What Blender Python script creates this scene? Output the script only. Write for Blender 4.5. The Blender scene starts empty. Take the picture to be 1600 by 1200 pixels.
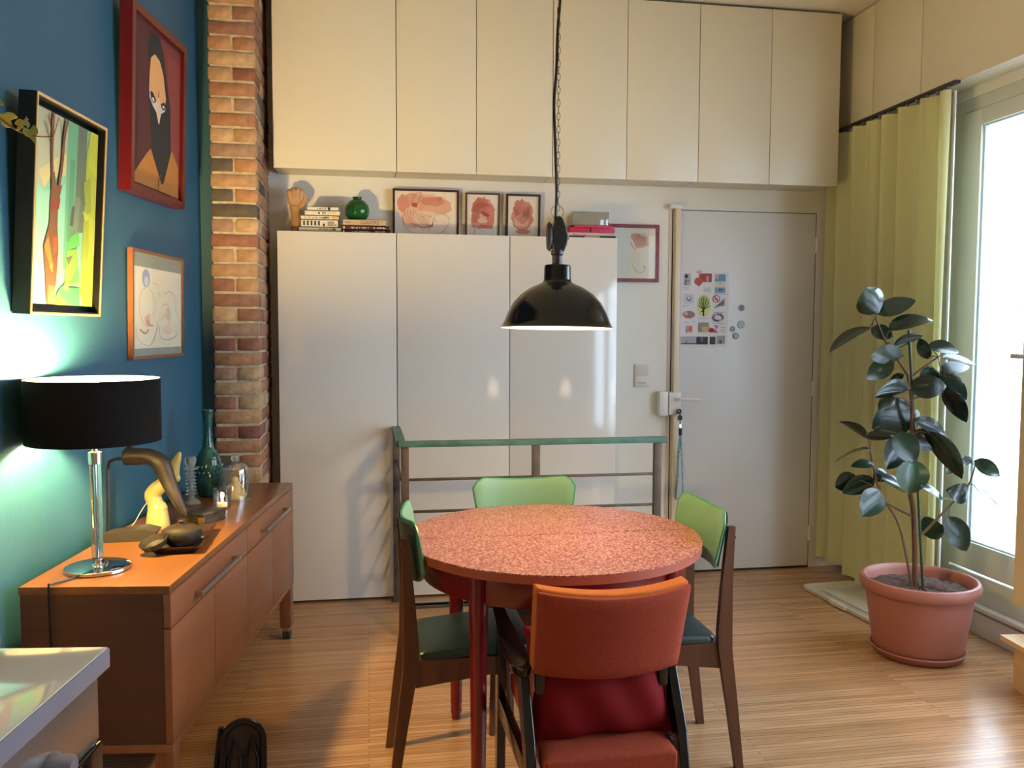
import bpy, bmesh, math, random
from mathutils import Vector, Matrix
random.seed(7)
R = math.radians
PI = math.pi

# ------------------------------------------------------------------ camera
F_PX = 1340.0
YAW, PIT, ROL, SK = R(9.641), R(3.609), R(0.194), R(7.104)
EYE = 1.425
scene = bpy.context.scene
COL = scene.collection
cam = bpy.data.cameras.new('camera')
cam.sensor_fit = 'HORIZONTAL'; cam.sensor_width = 36.0
cam.lens = F_PX / 1600.0 * 36.0
cam.clip_start = 0.02
camo = bpy.data.objects.new('camera', cam)
COL.objects.link(camo)
def cam_matrix():
    my = Matrix(((math.cos(YAW), -math.sin(YAW), 0), (0, 0, -1), (math.sin(YAW), math.cos(YAW), 0)))
    mp = Matrix(((1, 0, 0), (0, math.cos(PIT), -math.sin(PIT)), (0, math.sin(PIT), math.cos(PIT))))
    mr = Matrix(((math.cos(ROL), -math.sin(ROL), 0), (math.sin(ROL), math.cos(ROL), 0), (0, 0, 1)))
    m = (mr @ mp @ my).transposed()          # columns: camera right, down, forward in the room
    m = Matrix((m.col[0], -m.col[1], -m.col[2])).transposed()
    return Matrix.Translation((0, 0, EYE)) @ m.to_4x4()
camo.matrix_world = cam_matrix()
scene.camera = camo

# ------------------------------------------------------------------ world, exposure
world = bpy.data.worlds.new('overcast_sky'); scene.world = world
world.use_nodes = True
bg = world.node_tree.nodes['Background']
bg.inputs[0].default_value = (0.62, 0.79, 1.0, 1)
bg.inputs[1].default_value = SKY_STRENGTH = 17.0
scene.view_settings.view_transform = 'Standard'
scene.view_settings.look = 'None'
scene.view_settings.gamma = 1.0
scene.view_settings.use_curve_mapping = False
scene.view_settings.exposure = 0.0

# ------------------------------------------------------------------ lights of the place
def add_light(name, kind, loc, energy, color, size=0.05, parent=None):
    l = bpy.data.lights.new(name, kind); l.energy = energy; l.color = color
    if kind == 'POINT': l.shadow_soft_size = size
    o = bpy.data.objects.new(name, l); COL.objects.link(o); o.location = loc
    if parent: o.parent = parent
    return o
# daylight portal in the glazed opening of the right wall (emits nothing itself)
pl = bpy.data.lights.new('window_portal', 'AREA'); pl.shape = 'RECTANGLE'
pl.size = 3.3; pl.size_y = 2.45; pl.cycles.is_portal = True
po = bpy.data.objects.new('window_portal', pl); COL.objects.link(po)
po.location = (2.99, 2.2, 1.33)
po.rotation_euler = Matrix(((0, 0, 1), (1, 0, 0), (0, 1, 0))).to_euler()   # -Z looks to -X, long side along Y

# ------------------------------------------------------------------ colour and material helpers
def hexc(h):
    h = h.lstrip('#')
    v = [int(h[i:i + 2], 16) / 255 for i in (0, 2, 4)]
    return tuple((c / 12.92 if c <= 0.04045 else ((c + 0.055) / 1.055) ** 2.4) for c in v) + (1,)
MATS = {}
def mat(name, col, rough=0.5, metal=0.0, var=0.0, scale=8.0, bump=0.0, bscale=60.0, stretch=(1, 1, 1),
        coat=0.0, spec=None, emis=None, estr=0.0, trans=0.0, ior=1.45, sheen=0.0, col2=None):
    if name in MATS: return MATS[name]
    m = bpy.data.materials.new(name); m.use_nodes = True; MATS[name] = m
    nt = m.node_tree; b = nt.nodes['Principled BSDF']
    c = hexc(col) if isinstance(col, str) else col
    b.inputs['Base Color'].default_value = c
    b.inputs['Roughness'].default_value = rough
    b.inputs['Metallic'].default_value = metal
    b.inputs['Coat Weight'].default_value = coat
    b.inputs['Coat Roughness'].default_value = 0.08
    b.inputs['Transmission Weight'].default_value = trans
    b.inputs['IOR'].default_value = ior
    b.inputs['Sheen Weight'].default_value = sheen
    if spec is not None: b.inputs['Specular IOR Level'].default_value = spec
    if emis:
        b.inputs['Emission Color'].default_value = hexc(emis); b.inputs['Emission Strength'].default_value = estr
    tc = nt.nodes.new('ShaderNodeTexCoord'); mp = nt.nodes.new('ShaderNodeMapping')
    mp.inputs['Scale'].default_value = stretch
    nt.links.new(tc.outputs['Object'], mp.inputs['Vector'])
    if var > 0 or col2:
        n = nt.nodes.new('ShaderNodeTexNoise'); n.inputs['Scale'].default_value = scale; n.inputs['Detail'].default_value = 6
        nt.links.new(mp.outputs[0], n.inputs['Vector'])
        rp = nt.nodes.new('ShaderNodeValToRGB')
        rp.color_ramp.elements[0].position = 0.32; rp.color_ramp.elements[1].position = 0.68
        if col2:
            ca, cb = c, hexc(col2)
        else:
            ca = tuple(max(0, x * (1 - var)) for x in c[:3]) + (1,); cb = tuple(min(1, x * (1 + var)) for x in c[:3]) + (1,)
        rp.color_ramp.elements[0].color = ca; rp.color_ramp.elements[1].color = cb
        nt.links.new(n.outputs['Fac'], rp.inputs[0]); nt.links.new(rp.outputs[0], b.inputs['Base Color'])
    if bump > 0:
        n2 = nt.nodes.new('ShaderNodeTexNoise'); n2.inputs['Scale'].default_value = bscale; n2.inputs['Detail'].default_value = 4
        nt.links.new(mp.outputs[0], n2.inputs['Vector'])
        bp = nt.nodes.new('ShaderNodeBump'); bp.inputs['Strength'].default_value = bump; bp.inputs['Distance'].default_value = 0.01
        nt.links.new(n2.outputs['Fac'], bp.inputs['Height']); nt.links.new(bp.outputs[0], b.inputs['Normal'])
    return m
def glass_mat(name, tint=(1, 1, 1, 1), gloss=0.05, edge=0.75):
    """thin clear pane: mostly see-through with a weak mirror coat"""
    if name in MATS: return MATS[name]
    m = bpy.data.materials.new(name); m.use_nodes = True; MATS[name] = m
    nt = m.node_tree; nt.nodes.clear()
    o = nt.nodes.new('ShaderNodeOutputMaterial'); mx = nt.nodes.new('ShaderNodeMixShader')
    t = nt.nodes.new('ShaderNodeBsdfTransparent'); g = nt.nodes.new('ShaderNodeBsdfGlossy')
    lw = nt.nodes.new('ShaderNodeLayerWeight'); lw.inputs['Blend'].default_value = 0.25
    ml = nt.nodes.new('ShaderNodeMath'); ml.operation = 'MULTIPLY_ADD'; ml.inputs[1].default_value = edge; ml.inputs[2].default_value = gloss
    t.inputs[0].default_value = tint; g.inputs['Roughness'].default_value = 0.02
    nt.links.new(lw.outputs['Facing'], ml.inputs[0]); nt.links.new(ml.outputs[0], mx.inputs[0])
    nt.links.new(t.outputs[0], mx.inputs[1]); nt.links.new(g.outputs[0], mx.inputs[2]); nt.links.new(mx.outputs[0], o.inputs[0])
    return m
def flat(h, rough=0.7): return mat('print_' + h.strip('#'), h, rough)
def wood(name, c1, c2, axis=0, scale=14, rough=0.42, coat=0.0):
    st = [9, 9, 9]; st[axis] = 0.55
    return mat(name, c1, rough, col2=c2, scale=scale / 6, stretch=tuple(st), bump=0.03, bscale=scale / 3, coat=coat)

# ------------------------------------------------------------------ mesh helpers
def bx(bm, x0, x1, y0, y1, z0, z1, bev=0.0, M=None):
    vs = [bm.verts.new((x, y, z)) for x in (x0, x1) for y in (y0, y1) for z in (z0, z1)]
    q = [(0, 1, 3, 2), (4, 6, 7, 5), (0, 4, 5, 1), (2, 3, 7, 6), (0, 2, 6, 4), (1, 5, 7, 3)]
    fs = [bm.faces.new([vs[i] for i in f]) for f in q]
    if M:
        for v in vs: v.co = M @ v.co
    if bev > 0:
        es = list({e for f in fs for e in f.edges})
        bmesh.ops.bevel(bm, geom=es, offset=bev, segments=2, profile=0.6, affect='EDGES', clamp_overlap=True)
    return fs
def box(x0, x1, y0, y1, z0, z1, bev=0.0, M=None):
    bm = bmesh.new(); bx(bm, x0, x1, y0, y1, z0, z1, bev, M); return bm
def lathe(prof, seg=32, c=(0, 0, 0), bm=None, M=None, close=False):
    bm = bm or bmesh.new(); rings = []
    T = M or Matrix.Identity(4)
    for r, z in prof:
        if r < 1e-5: rings.append([bm.verts.new(T @ Vector((c[0], c[1], c[2] + z)))])
        else: rings.append([bm.verts.new(T @ Vector((c[0] + r * math.cos(2 * PI * k / seg), c[1] + r * math.sin(2 * PI * k / seg), c[2] + z))) for k in range(seg)])
    pr = list(zip(rings, rings[1:])) + ([(rings[-1], rings[0])] if close else [])
    for a, b in pr:
        if len(a) == 1 and len(b) == 1: continue
        for k in range(seg):
            k2 = (k + 1) % seg
            if len(a) == 1: bm.faces.new((a[0], b[k], b[k2]))
            elif len(b) == 1: bm.faces.new((a[k2], a[k], b[0]))
            else: bm.faces.new((a[k], b[k], b[k2], a[k2]))
    return bm
def tube(pts, r, seg=10, bm=None, flatten=None):
    """round bar through pts; r a number or one per point"""
    bm = bm or bmesh.new(); P = [Vector(p) for p in pts]; n = len(P)
    rr = [r] * n if not isinstance(r, (list, tuple)) else r
    rings = []; side = None
    for i in range(n):
        t = (P[min(i + 1, n - 1)] - P[max(i - 1, 0)]).normalized()
        if side is None: side = t.orthogonal().normalized()
        side = (side - t * side.dot(t)).normalized()
        up = t.cross(side)
        rings.append([bm.verts.new(P[i] + (side * math.cos(2 * PI * k / seg) + up * math.sin(2 * PI * k / seg)) * rr[i]) for k in range(seg)])
    for a, b in zip(rings, rings[1:]):
        for k in range(seg): bm.faces.new((a[k], a[(k + 1) % seg], b[(k + 1) % seg], b[k]))
    bm.faces.new(rings[0][::-1]); bm.faces.new(rings[-1])
    return bm
def spline(pts, n=8):
    """Catmull-Rom through pts, n steps a span"""
    P = [Vector(p) for p in pts]; Q = [P[0] * 2 - P[1]] + P + [P[-1] * 2 - P[-2]]; out = []
    for i in range(1, len(Q) - 2):
        for k in range(n):
            t = k / n; a, b, c, d = Q[i - 1], Q[i], Q[i + 1], Q[i + 2]
            out.append(0.5 * ((2 * b) + (c - a) * t + (2 * a - 5 * b + 4 * c - d) * t * t + (3 * b - a - 3 * c + d) * t ** 3))
    out.append(P[-1]); return out
def lerps(vals, n=8):
    out = []
    for a, b in zip(vals, vals[1:]): out += [a + (b - a) * k / n for k in range(n)]
    return out + [vals[-1]]
def prism(poly, y0, y1, bm=None, M=None):
    """outline in x,z pushed from y0 to y1"""
    bm = bm or bmesh.new(); T = M or Matrix.Identity(4)
    a = [bm.verts.new(T @ Vector((x, y0, z))) for x, z in poly]; b = [bm.verts.new(T @ Vector((x, y1, z))) for x, z in poly]
    n = len(poly); bm.faces.new(a); bm.faces.new(b[::-1])
    for k in range(n): bm.faces.new((a[k], b[k], b[(k + 1) % n], a[(k + 1) % n]))
    return bm
def slab(f, nu, nv, bm=None):
    """closed sheet: f(u, v, s) for side s = 0, 1"""
    bm = bm or bmesh.new()
    g = [[[bm.verts.new(f(i / nu, j / nv, s)) for j in range(nv + 1)] for i in range(nu + 1)] for s in (0, 1)]
    for i in range(nu):
        for j in range(nv):
            bm.faces.new((g[0][i][j], g[0][i][j + 1], g[0][i + 1][j + 1], g[0][i + 1][j]))
            bm.faces.new((g[1][i][j], g[1][i + 1][j], g[1][i + 1][j + 1], g[1][i][j + 1]))
    ring = [(i, 0) for i in range(nu)] + [(nu, j) for j in range(nv)] + [(i, nv) for i in range(nu, 0, -1)] + [(0, j) for j in range(nv, 0, -1)]
    for k in range(len(ring)):
        a, b = ring[k], ring[(k + 1) % len(ring)]
        bm.faces.new((g[0][a[0]][a[1]], g[0][b[0]][b[1]], g[1][b[0]][b[1]], g[1][a[0]][a[1]]))
    return bm
def ball(c, r, bm=None, s=(1, 1, 1), seg=16, M=None):
    bm = bm or bmesh.new()
    T = (M or Matrix.Identity(4)) @ Matrix.Translation(c) @ Matrix.Diagonal((s[0] * r, s[1] * r, s[2] * r, 1))
    bmesh.ops.create_uvsphere(bm, u_segments=seg, v_segments=max(6, seg // 2), radius=1, matrix=T)
    return bm
def fin(bm, name, sharp=35):
    bmesh.ops.recalc_face_normals(bm, faces=bm.faces[:])
    me = bpy.data.meshes.new(name); bm.to_mesh(me); bm.free()
    me.polygons.foreach_set('use_smooth', [True] * len(me.polygons))
    me.set_sharp_from_angle(angle=R(sharp))
    return me
def part(name, bm, m, parent, label=None, sharp=35, bev=0, remesh=0, kind=None):
    me = fin(bm, name, sharp) if isinstance(bm, bmesh.types.BMesh) else bm
    if m and not me.materials: me.materials.append(m)
    o = bpy.data.objects.new(name, me); COL.objects.link(o)
    if parent: o.parent = parent
    if label: o['label'] = label
    if kind: o['kind'] = kind
    if bev:
        b = o.modifiers.new('bevel', 'BEVEL'); b.width = bev; b.segments = 3; b.limit_method = 'ANGLE'; b.angle_limit = R(40)
    if remesh:
        r = o.modifiers.new('remesh', 'REMESH'); r.mode = 'VOXEL'; r.voxel_size = remesh; r.use_smooth_shade = True
        s = o.modifiers.new('smooth', 'SMOOTH'); s.iterations = 4; s.factor = 0.5
    return o
def thing(name, label, cat, loc=(0, 0, 0), rotz=0.0, group=None, rot=None):
    o = bpy.data.objects.new(name, None); COL.objects.link(o); o.empty_display_size = 0.05
    o.location = loc; o.rotation_euler = rot or (0, 0, rotz)
    o['label'] = label; o['category'] = cat
    if group: o['group'] = group
    return o
def single(name, bm, m, label, cat, loc=(0, 0, 0), rotz=0.0, group=None, **k):
    o = part(name, bm, m, None, **k); o.location = loc; o.rotation_euler = (0, 0, rotz)
    o['label'] = label; o['category'] = cat
    if group: o['group'] = group
    return o
def struct(name, bm, m, parent=None, label=None, **k):
    o = part(name, bm, m, parent, **k)
    o['kind'] = 'structure'
    if label: o['label'] = label
    return o
def struct_root(name, label=None, loc=(0, 0, 0)):
    o = bpy.data.objects.new(name, None); COL.objects.link(o); o['kind'] = 'structure'; o.location = loc
    if label: o['label'] = label
    return o
# flat print: a list of (colour, outline) laid over one another on a surface that faces -y
def ell(cx, cz, rx, rz, n=20, a0=0.0): return [(cx + rx * math.cos(2 * PI * k / n + a0), cz + rz * math.sin(2 * PI * k / n + a0)) for k in range(n)]
def rect(x0, x1, z0, z1): return [(x0, z0), (x1, z0), (x1, z1), (x0, z1)]
def stroke(col, pts, w, closed=False, n=5):
    S = [(p.x, p.y) for p in spline([(x, z, 0) for x, z in pts], n)] if len(pts) > 2 else pts
    out = []
    for (ax, az), (bx_, bz) in zip(S, S[1:]):
        dx, dz = bx_ - ax, bz - az; L = math.hypot(dx, dz) or 1; px, pz = -dz / L * w / 2, dx / L * w / 2
        ex, ez = dx / L * w * .2, dz / L * w * .2
        out.append((col, [(ax + px - ex, az + pz - ez), (bx_ + px + ex, bz + pz + ez), (bx_ - px + ex, bz - pz + ez), (ax - px - ex, az - pz - ez)]))
    return out
def prints(name, items, y, parent, sx=1, sz=1, ox=0, oz=0, rough=0.75, step=0.00012, label=None):
    vs, fs, mi, mats = [], [], [], []
    for k, (c, poly) in enumerate(items):
        if c not in mats: mats.append(c)
        b = len(vs); vs += [(ox + x * sx, y - step * (k % 60 + 1), oz + z * sz) for x, z in poly]
        fs.append(tuple(range(b, len(vs)))); mi.append(mats.index(c))
    me = bpy.data.meshes.new(name); me.from_pydata(vs, [], fs)
    for c in mats: me.materials.append(flat(c, rough))
    for p, i in zip(me.polygons, mi): p.material_index = i
    return part(name, me, None, parent, label=label)
def text_part(name, body, size, m, parent, loc, rot=(R(90), 0, 0), depth=0.0004):
    cu = bpy.data.curves.new(name, 'FONT'); cu.body = body; cu.size = size; cu.extrude = depth; cu.align_x = 'LEFT'; cu.align_y = 'CENTER'
    to = bpy.data.objects.new(name + '_tmp', cu); COL.objects.link(to)
    me = bpy.data.meshes.new_from_object(to.evaluated_get(bpy.context.evaluated_depsgraph_get()))
    bpy.data.objects.remove(to); bpy.data.curves.remove(cu)
    me.materials.clear(); me.materials.append(m); me.name = name
    o = bpy.data.objects.new(name, me); COL.objects.link(o); o.parent = parent; o.location = loc; o.rotation_euler = rot
    return o

# left wall frame: along the wall (deeper) = UD, into the room = ND
UD = Vector((math.sin(SK), math.cos(SK), 0)); ND = Vector((math.cos(SK), -math.sin(SK), 0))
WALL_L = -1.285
def left_pt(y, off, z=0.0): return Vector(((off + math.sin(SK) * y) / math.cos(SK), y, z))
ROT_L = -SK            # local x into the room, local y along the wall
ROT_PIC = R(90) - SK   # pictures: local x along the wall, facing -y into the room
TABLE_E, PENDANT_E, READ_E, READ_BULB = 3300.0, 1000.0, 5.0, 220.0

# ================================================================== the room shell
YB = 4.745; XR = 2.84; ZC = 3.19; YF = -2.4; XL = -1.75
paint_white = mat('white_wall_paint', '#DBD8CE', 0.6, var=0.02, scale=3, bump=0.05, bscale=90)
paint_blue = mat('petrol_blue_wall_paint', '#255166', 0.55, var=0.08, scale=2.5, bump=0.08, bscale=70)
gloss_white = mat('gloss_white_lacquer', '#D0CBC2', 0.09, spec=0.6, coat=.4, var=0.01, scale=2)
satin_white = mat('satin_white_door', '#DAD7D2', 0.28, var=0.01, scale=2)
cab_white = mat('matt_white_cabinet', '#CFC9B6', 0.32, var=0.012, scale=2)
dark_gap = mat('dark_joint', '#241E1A', 0.9, var=0.1)
black_metal = mat('black_metal', '#0E0E10', 0.3, 0.2, var=0.1)
chrome = mat('polished_chrome', '#C9CDD2', 0.06, 1.0, var=0.02)
steel = mat('brushed_steel', '#B9B6B0', 0.3, 1.0, var=0.06, scale=4, stretch=(1, 30, 30))

def floor_material():
    m = bpy.data.materials.new('bamboo_strip_floor'); m.use_nodes = True
    nt = m.node_tree; b = nt.nodes['Principled BSDF']
    tc = nt.nodes.new('ShaderNodeTexCoord')
    br = nt.nodes.new('ShaderNodeTexBrick')
    br.inputs['Color1'].default_value = hexc('#B48A62'); br.inputs['Color2'].default_value = hexc('#9A704A')
    br.inputs['Mortar'].default_value = hexc('#775940'); br.inputs['Scale'].default_value = 1.0
    br.inputs['Mortar Size'].default_value = 0.0012; br.inputs['Brick Width'].default_value = 1.3; br.inputs['Row Height'].default_value = 0.021
    br.inputs['Bias'].default_value = -0.1; br.offset = 0.37
    nt.links.new(tc.outputs['Object'], br.inputs['Vector'])
    mp = nt.nodes.new('ShaderNodeMapping'); mp.inputs['Scale'].default_value = (1.2, 40, 1)
    nt.links.new(tc.outputs['Object'], mp.inputs['Vector'])
    n = nt.nodes.new('ShaderNodeTexNoise'); n.inputs['Scale'].default_value = 3; n.inputs['Detail'].default_value = 5
    nt.links.new(mp.outputs[0], n.inputs['Vector'])
    mx = nt.nodes.new('ShaderNodeMixRGB'); mx.blend_type = 'OVERLAY'; mx.inputs[0].default_value = 0.55
    nt.links.new(br.outputs['Color'], mx.inputs[1]); nt.links.new(n.outputs['Fac'], mx.inputs[2])
    nt.links.new(mx.outputs[0], b.inputs['Base Color'])
    b.inputs['Roughness'].default_value = 0.24
    bp = nt.nodes.new('ShaderNodeBump'); bp.inputs['Strength'].default_value = 0.12; bp.inputs['Distance'].default_value = 0.004
    nt.links.new(n.outputs['Fac'], bp.inputs['Height']); nt.links.new(bp.outputs[0], b.inputs['Normal'])
    return m
floor_mat = floor_material()
# floor with the stairwell opening behind the railing
HX0, HX1, HY0, HY1 = 0.235, 1.33, 3.93, 4.40
bm = bmesh.new()
bx(bm, XL - .1, XR + .16, YF - .1, HY0, -0.12, 0)
bx(bm, XL - .1, XR + .16, HY1, YB + .12, -0.12, 0)
bx(bm, XL - .1, HX0, HY0, HY1, -0.12, 0)
bx(bm, HX1, XR + .16, HY0, HY1, -0.12, 0)
struct('floor', bm, floor_mat)
bm = bmesh.new(); bx(bm, XL - .1, XR + .16, YF - .1, YB + .12, ZC, ZC + .1)
struct('ceiling', bm, mat('ceiling_paint', '#DAD6CE', 0.7, var=0.02, scale=3))
bm = bmesh.new(); bx(bm, XL - .1, XR + .16, YB, YB + .12, -0.0, ZC)
struct('wall_back', bm, paint_white)
bm = bmesh.new(); bx(bm, XL - .1, XR + .16, YF - .12, YF, 0, ZC)
struct('wall_front', bm, paint_white)
# left wall: blue from the kitchen pier to the corner, white in the kitchen
def left_wall(name, ya, yb, m):
    a, b = left_pt(ya, WALL_L), left_pt(yb, WALL_L)
    bm = bmesh.new(); v = []
    for p in (a, b, b - ND * .12, a - ND * .12): v.append((bm.verts.new((p.x, p.y, 0)), bm.verts.new((p.x, p.y, ZC))))
    for k in range(4): bm.faces.new((v[k][0], v[(k + 1) % 4][0], v[(k + 1) % 4][1], v[k][1]))
    bm.faces.new([q[0] for q in v]); bm.faces.new([q[1] for q in v])
    return struct(name, bm, m)
left_wall('wall_left', 2.235, YB, paint_blue)
left_wall('wall_left_kitchen', YF, 2.235, paint_white)
# blue return that closes the gap between the wall and the brick pillar
bm = bmesh.new(); bx(bm, left_pt(4.25, WALL_L).x - .05, -0.71, 4.26, YB, 0, ZC)
struct('wall_left_return', bm, paint_blue)

# ---- brick pillar, brick by brick
brick_cols = ['#966B4E', '#A17653', '#875B46', '#AB8C69', '#A07E5D', '#8F725F', '#544A3E', '#7A4E3E', '#A6805C', '#865F4C']
brick_mats = [mat('brick_clay_%d' % i, c, 0.85, var=0.22, scale=22, bump=0.5, bscale=45) for i, c in enumerate(brick_cols)]
mortar = mat('lime_mortar', '#B3A286', 0.95, var=0.2, scale=30, bump=0.6, bscale=60)
def brick_mesh(w, d, h, seed):
    rnd = random.Random(seed); bm = bmesh.new()
    bx(bm, 0, w, 0, d, 0, h)
    bmesh.ops.subdivide_edges(bm, edges=[e for e in bm.edges if abs(e.verts[0].co.z - e.verts[1].co.z) < 1e-6], cuts=1)
    for v in bm.verts: v.co += Vector([rnd.uniform(-.0022, .0022) for _ in range(3)])
    bmesh.ops.bevel(bm, geom=[e for e in bm.edges if e.calc_face_angle(0) > .9], offset=.0035, segments=1, affect='EDGES')
    return fin(bm, 'brick', 50)
PX0, PX1, PY0 = -0.7065, -0.4985, 4.20
def brick_column(root, x0, x1, y0, y1, z1, courses, vary, skip_low=0):
    meshes = {}
    ch = z1 / courses; w = x1 - x0; dd = y1 - y0; j = 0.0115
    def put(xa, xb, ya, yb, c):
        key = (round(xb - xa, 3), round(yb - ya, 3), random.randrange(4), random.randrange(len(brick_mats)))
        if key not in meshes:
            me = brick_mesh(xb - xa, yb - ya, ch - j, hash(key) % 9999); me.materials.append(brick_mats[key[3]]); meshes[key] = me
        o = bpy.data.objects.new('brick', meshes[key]); COL.objects.link(o); o.parent = root
        o.location = (xa + random.uniform(-.0015, .0015), ya + random.uniform(-.003, .003), c * ch + j / 2)
    for c in range(skip_low, courses):
        if c % 2:      # header course
            m = x0 + w / 2
            put(x0, m - j / 2, y0, y0 + .205, c); put(m + j / 2, x1, y0, y0 + .205, c)
            if dd > .3: put(x1 - .1, x1, y0 + .214, y1, c)
        else:
            put(x0, x1, y0, y0 + .098, c); put(x1 - .098, x1, y0 + .107, y0 + .312, c)
            if dd > .45: put(x1 - .098, x1, y0 + .321, y1, c)
pillar = struct('wall_pillar', box(PX0 + .006, PX1 - .006, PY0 + .007, YB, 0, ZC), mortar, label='narrow red and buff brick pillar between blue wall and white cabinets')
brick_column(pillar, PX0, PX1, PY0, 4.70, ZC, 46, 1)
# kitchen pier at the near end of the blue wall
kp = left_pt(2.235, WALL_L)
pier = struct('wall_pier', box(0.0, .126, -.34, 0, 0, ZC), mortar, label='brick pier beside the cooker')
pier.location = kp; pier.rotation_euler = (0, 0, ROT_L)
def pier_bricks():
    ch = ZC / 46
    ms = []
    for i in range(6):
        me = brick_mesh(.10, .2, ch - .009, 50 + i); me.materials.append(brick_mats[(3, 4, 8, 0, 1, 5)[i]]); ms.append(me)
    for c in range(46):
        o = bpy.data.objects.new('brick', ms[random.randrange(6)]); COL.objects.link(o); o.parent = pier
        o.location = (.033, -.2 - (c % 2) * .0 + .004, c * ch + .0045)
pier_bricks()

# ---- right wall: solid part behind the curtain, lintel, plinth, window opening toward the camera
WY0, WY1, WZ0, WZ1 = 0.55, 3.85, 0.125, 2.53
bm = bmesh.new()
bx(bm, XR, XR + .16, WY1, YB, 0, ZC); bx(bm, XR, XR + .16, YF, WY0, 0, ZC)
bx(bm, XR, XR + .16, WY0, WY1, WZ1, ZC); bx(bm, XR, XR + .16, WY0, WY1, 0, WZ0)
struct('wall_right', bm, paint_white)
struct('baseboard_right', box(XR - .018, XR, WY0, WY1 + .02, 0, .105, .004), satin_white)
struct('trim_1', box(XR - .03, XR + .02, WY0, WY1, .118, .14, .006), satin_white, label='pale sill ledge under the glazed door')

# ---- glazed doors in the right wall
win_paint = mat('window_paint', '#C9CCC4', 0.35, var=0.02, scale=3)
cream_paint = mat('cream_door_paint', '#DCC7A0', 0.45, var=0.03, scale=4)
pane_mat = glass_mat('window_glass')
def frame_rect(y0, y1, z0, z1, wl, wr, wb, wt, x0, x1, bev=.004):
    """rectangular frame in the y,z plane from four bars"""
    bm = bmesh.new()
    bx(bm, x0, x1, y0, y0 + wl, z0, z1, bev); bx(bm, x0, x1, y1 - wr, y1, z0, z1, bev)
    bx(bm, x0, x1, y0 + wl, y1 - wr, z0, z0 + wb, bev); bx(bm, x0, x1, y0 + wl, y1 - wr, z1 - wt, z1, bev)
    return bm
w1 = struct_root('window_1', 'glazed balcony door with pale painted frame behind the plant')
part('frame', frame_rect(WY0, WY1, .14, WZ1, .06, .07, .13, .06, XR + .01, XR + .10), win_paint, w1)
lf = part('leaf', frame_rect(3.06, 3.775, .285, 2.465, .1, .125, .135, .075, XR + .0, XR + .06), win_paint, w1)
part('pane', box(XR + .028, XR + .034, 3.15, 3.66, .41, 2.40), pane_mat, lf)
part('glazing_bead', frame_rect(3.155, 3.655, .415, 2.395, .012, .016, .014, .014, XR + .014, XR + .046, .003), mat('bead_paint', '#B9D2DA', .3, var=.02), lf)
w2 = struct_root('window_2', 'fixed glazing next to the balcony doors')
for a, b in ((0.62, 1.46), (1.5, 2.34)):
    f2 = part('leaf', frame_rect(a, b, .285, 2.465, .08, .08, .135, .075, XR + .02, XR + .07), win_paint, w2)
    part('pane', box(XR + .045, XR + .05, a + .07, b - .07, .4, 2.4), pane_mat, f2)
# second leaf, ajar into the room
hinge = Vector((XR + .01, 2.40, 0)); free = Vector((2.662, 3.128, 0)); dv = free - hinge; LW = dv.length
dw = struct_root('window_3', 'cream balcony door leaf standing ajar')
dw.location = hinge; dw.rotation_euler = (0, 0, math.atan2(dv.y, dv.x) - R(90))   # local y along the leaf, x outward
part('leaf', frame_rect(0, LW, .285, 2.465, .09, .10, .135, .08, 0, .058), cream_paint, dw)
part('pane', box(.026, .032, .08, LW - .09, .41, 2.39), pane_mat, dw)
bm = tube([(-.002, LW - .05, 1.325), (-.045, LW - .05, 1.325), (-.05, LW - .02, 1.325), (-.05, LW + .012, 1.325)], .010, 10)
part('handle', bm, mat('white_handle', '#C9C4BC', .3, var=.02), dw)

# ---- outside: pale terrace and a reed screen
struct('terrace_floor', box(XR + .18, 7.0, -3, 9, -.14, -.04), mat('terrace_slab', '#C9C9C6', .8, var=.08, scale=4))
rs = thing('reed_screen', 'pale reed screen standing on the bright terrace outside the glass', 'screen', (5.0, 4.0, -.04))
bm = bmesh.new(); rr = random.Random(3)
for k in range(150):
    y = -2.2 + k * .036; h = 1.85 + rr.uniform(-.05, .05)
    tube([(rr.uniform(-.01, .01), y, 0), (rr.uniform(-.012, .012), y + rr.uniform(-.006, .006), h)], .0135, 6, bm)
part('reeds', bm, mat('bleached_reed', '#CFCBC0', .8, var=.15, scale=5), rs, kind='stuff')
for z in (.3, 1.0, 1.65): part('crossbar', box(.014, .05, -2.3, 3.3, z, z + .04, .004), mat('grey_batten', '#A9A49A', .8, var=.1), rs)

# ---- entrance door in the back wall
d1 = struct_root('door_1', 'flush white entrance door with a sheet of pictures on it', (0, YB, 0))
DX0, DX1, DZ = 1.737, 2.618, 2.112
part('slab', box(DX0, DX1, -.012, 0, .012, DZ, .002), mat('door_slab_paint', '#D3D3D6', .3, var=.012, scale=2), d1)
bm = bmesh.new()
bx(bm, DX0 - .02, DX0 - .003, -.006, 0, 0, DZ + .02); bx(bm, DX1 + .003, DX1 + .03, -.010, 0, 0, DZ + .02)
bx(bm, DX0 - .003, DX1 + .003, -.006, 0, DZ + .003, DZ + .02)
part('frame', bm, satin_white, d1)
bm = bmesh.new(); bx(bm, DX0 - .003, DX0, -.0125, -.0005, 0, DZ + .003); bx(bm, DX1, DX1 + .003, -.0125, -.0005, 0, DZ + .003); bx(bm, DX0, DX1, -.0125, -.0005, DZ, DZ + .003); bx(bm, DX0, DX1, -.0125, -.0005, .001, .012)
part('joint', bm, dark_gap, d1)
bar = part('lock_bar', box(1.742, 1.775, -.042, -.012, .02, 2.135, .007), mat('lock_bar_cream', '#D8C8AE', .35, var=.02), d1, label='cream vertical locking bar')
part('bar_cap', box(1.708, 1.778, -.05, -.0, 2.118, 2.142, .004), satin_white, d1)
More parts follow.
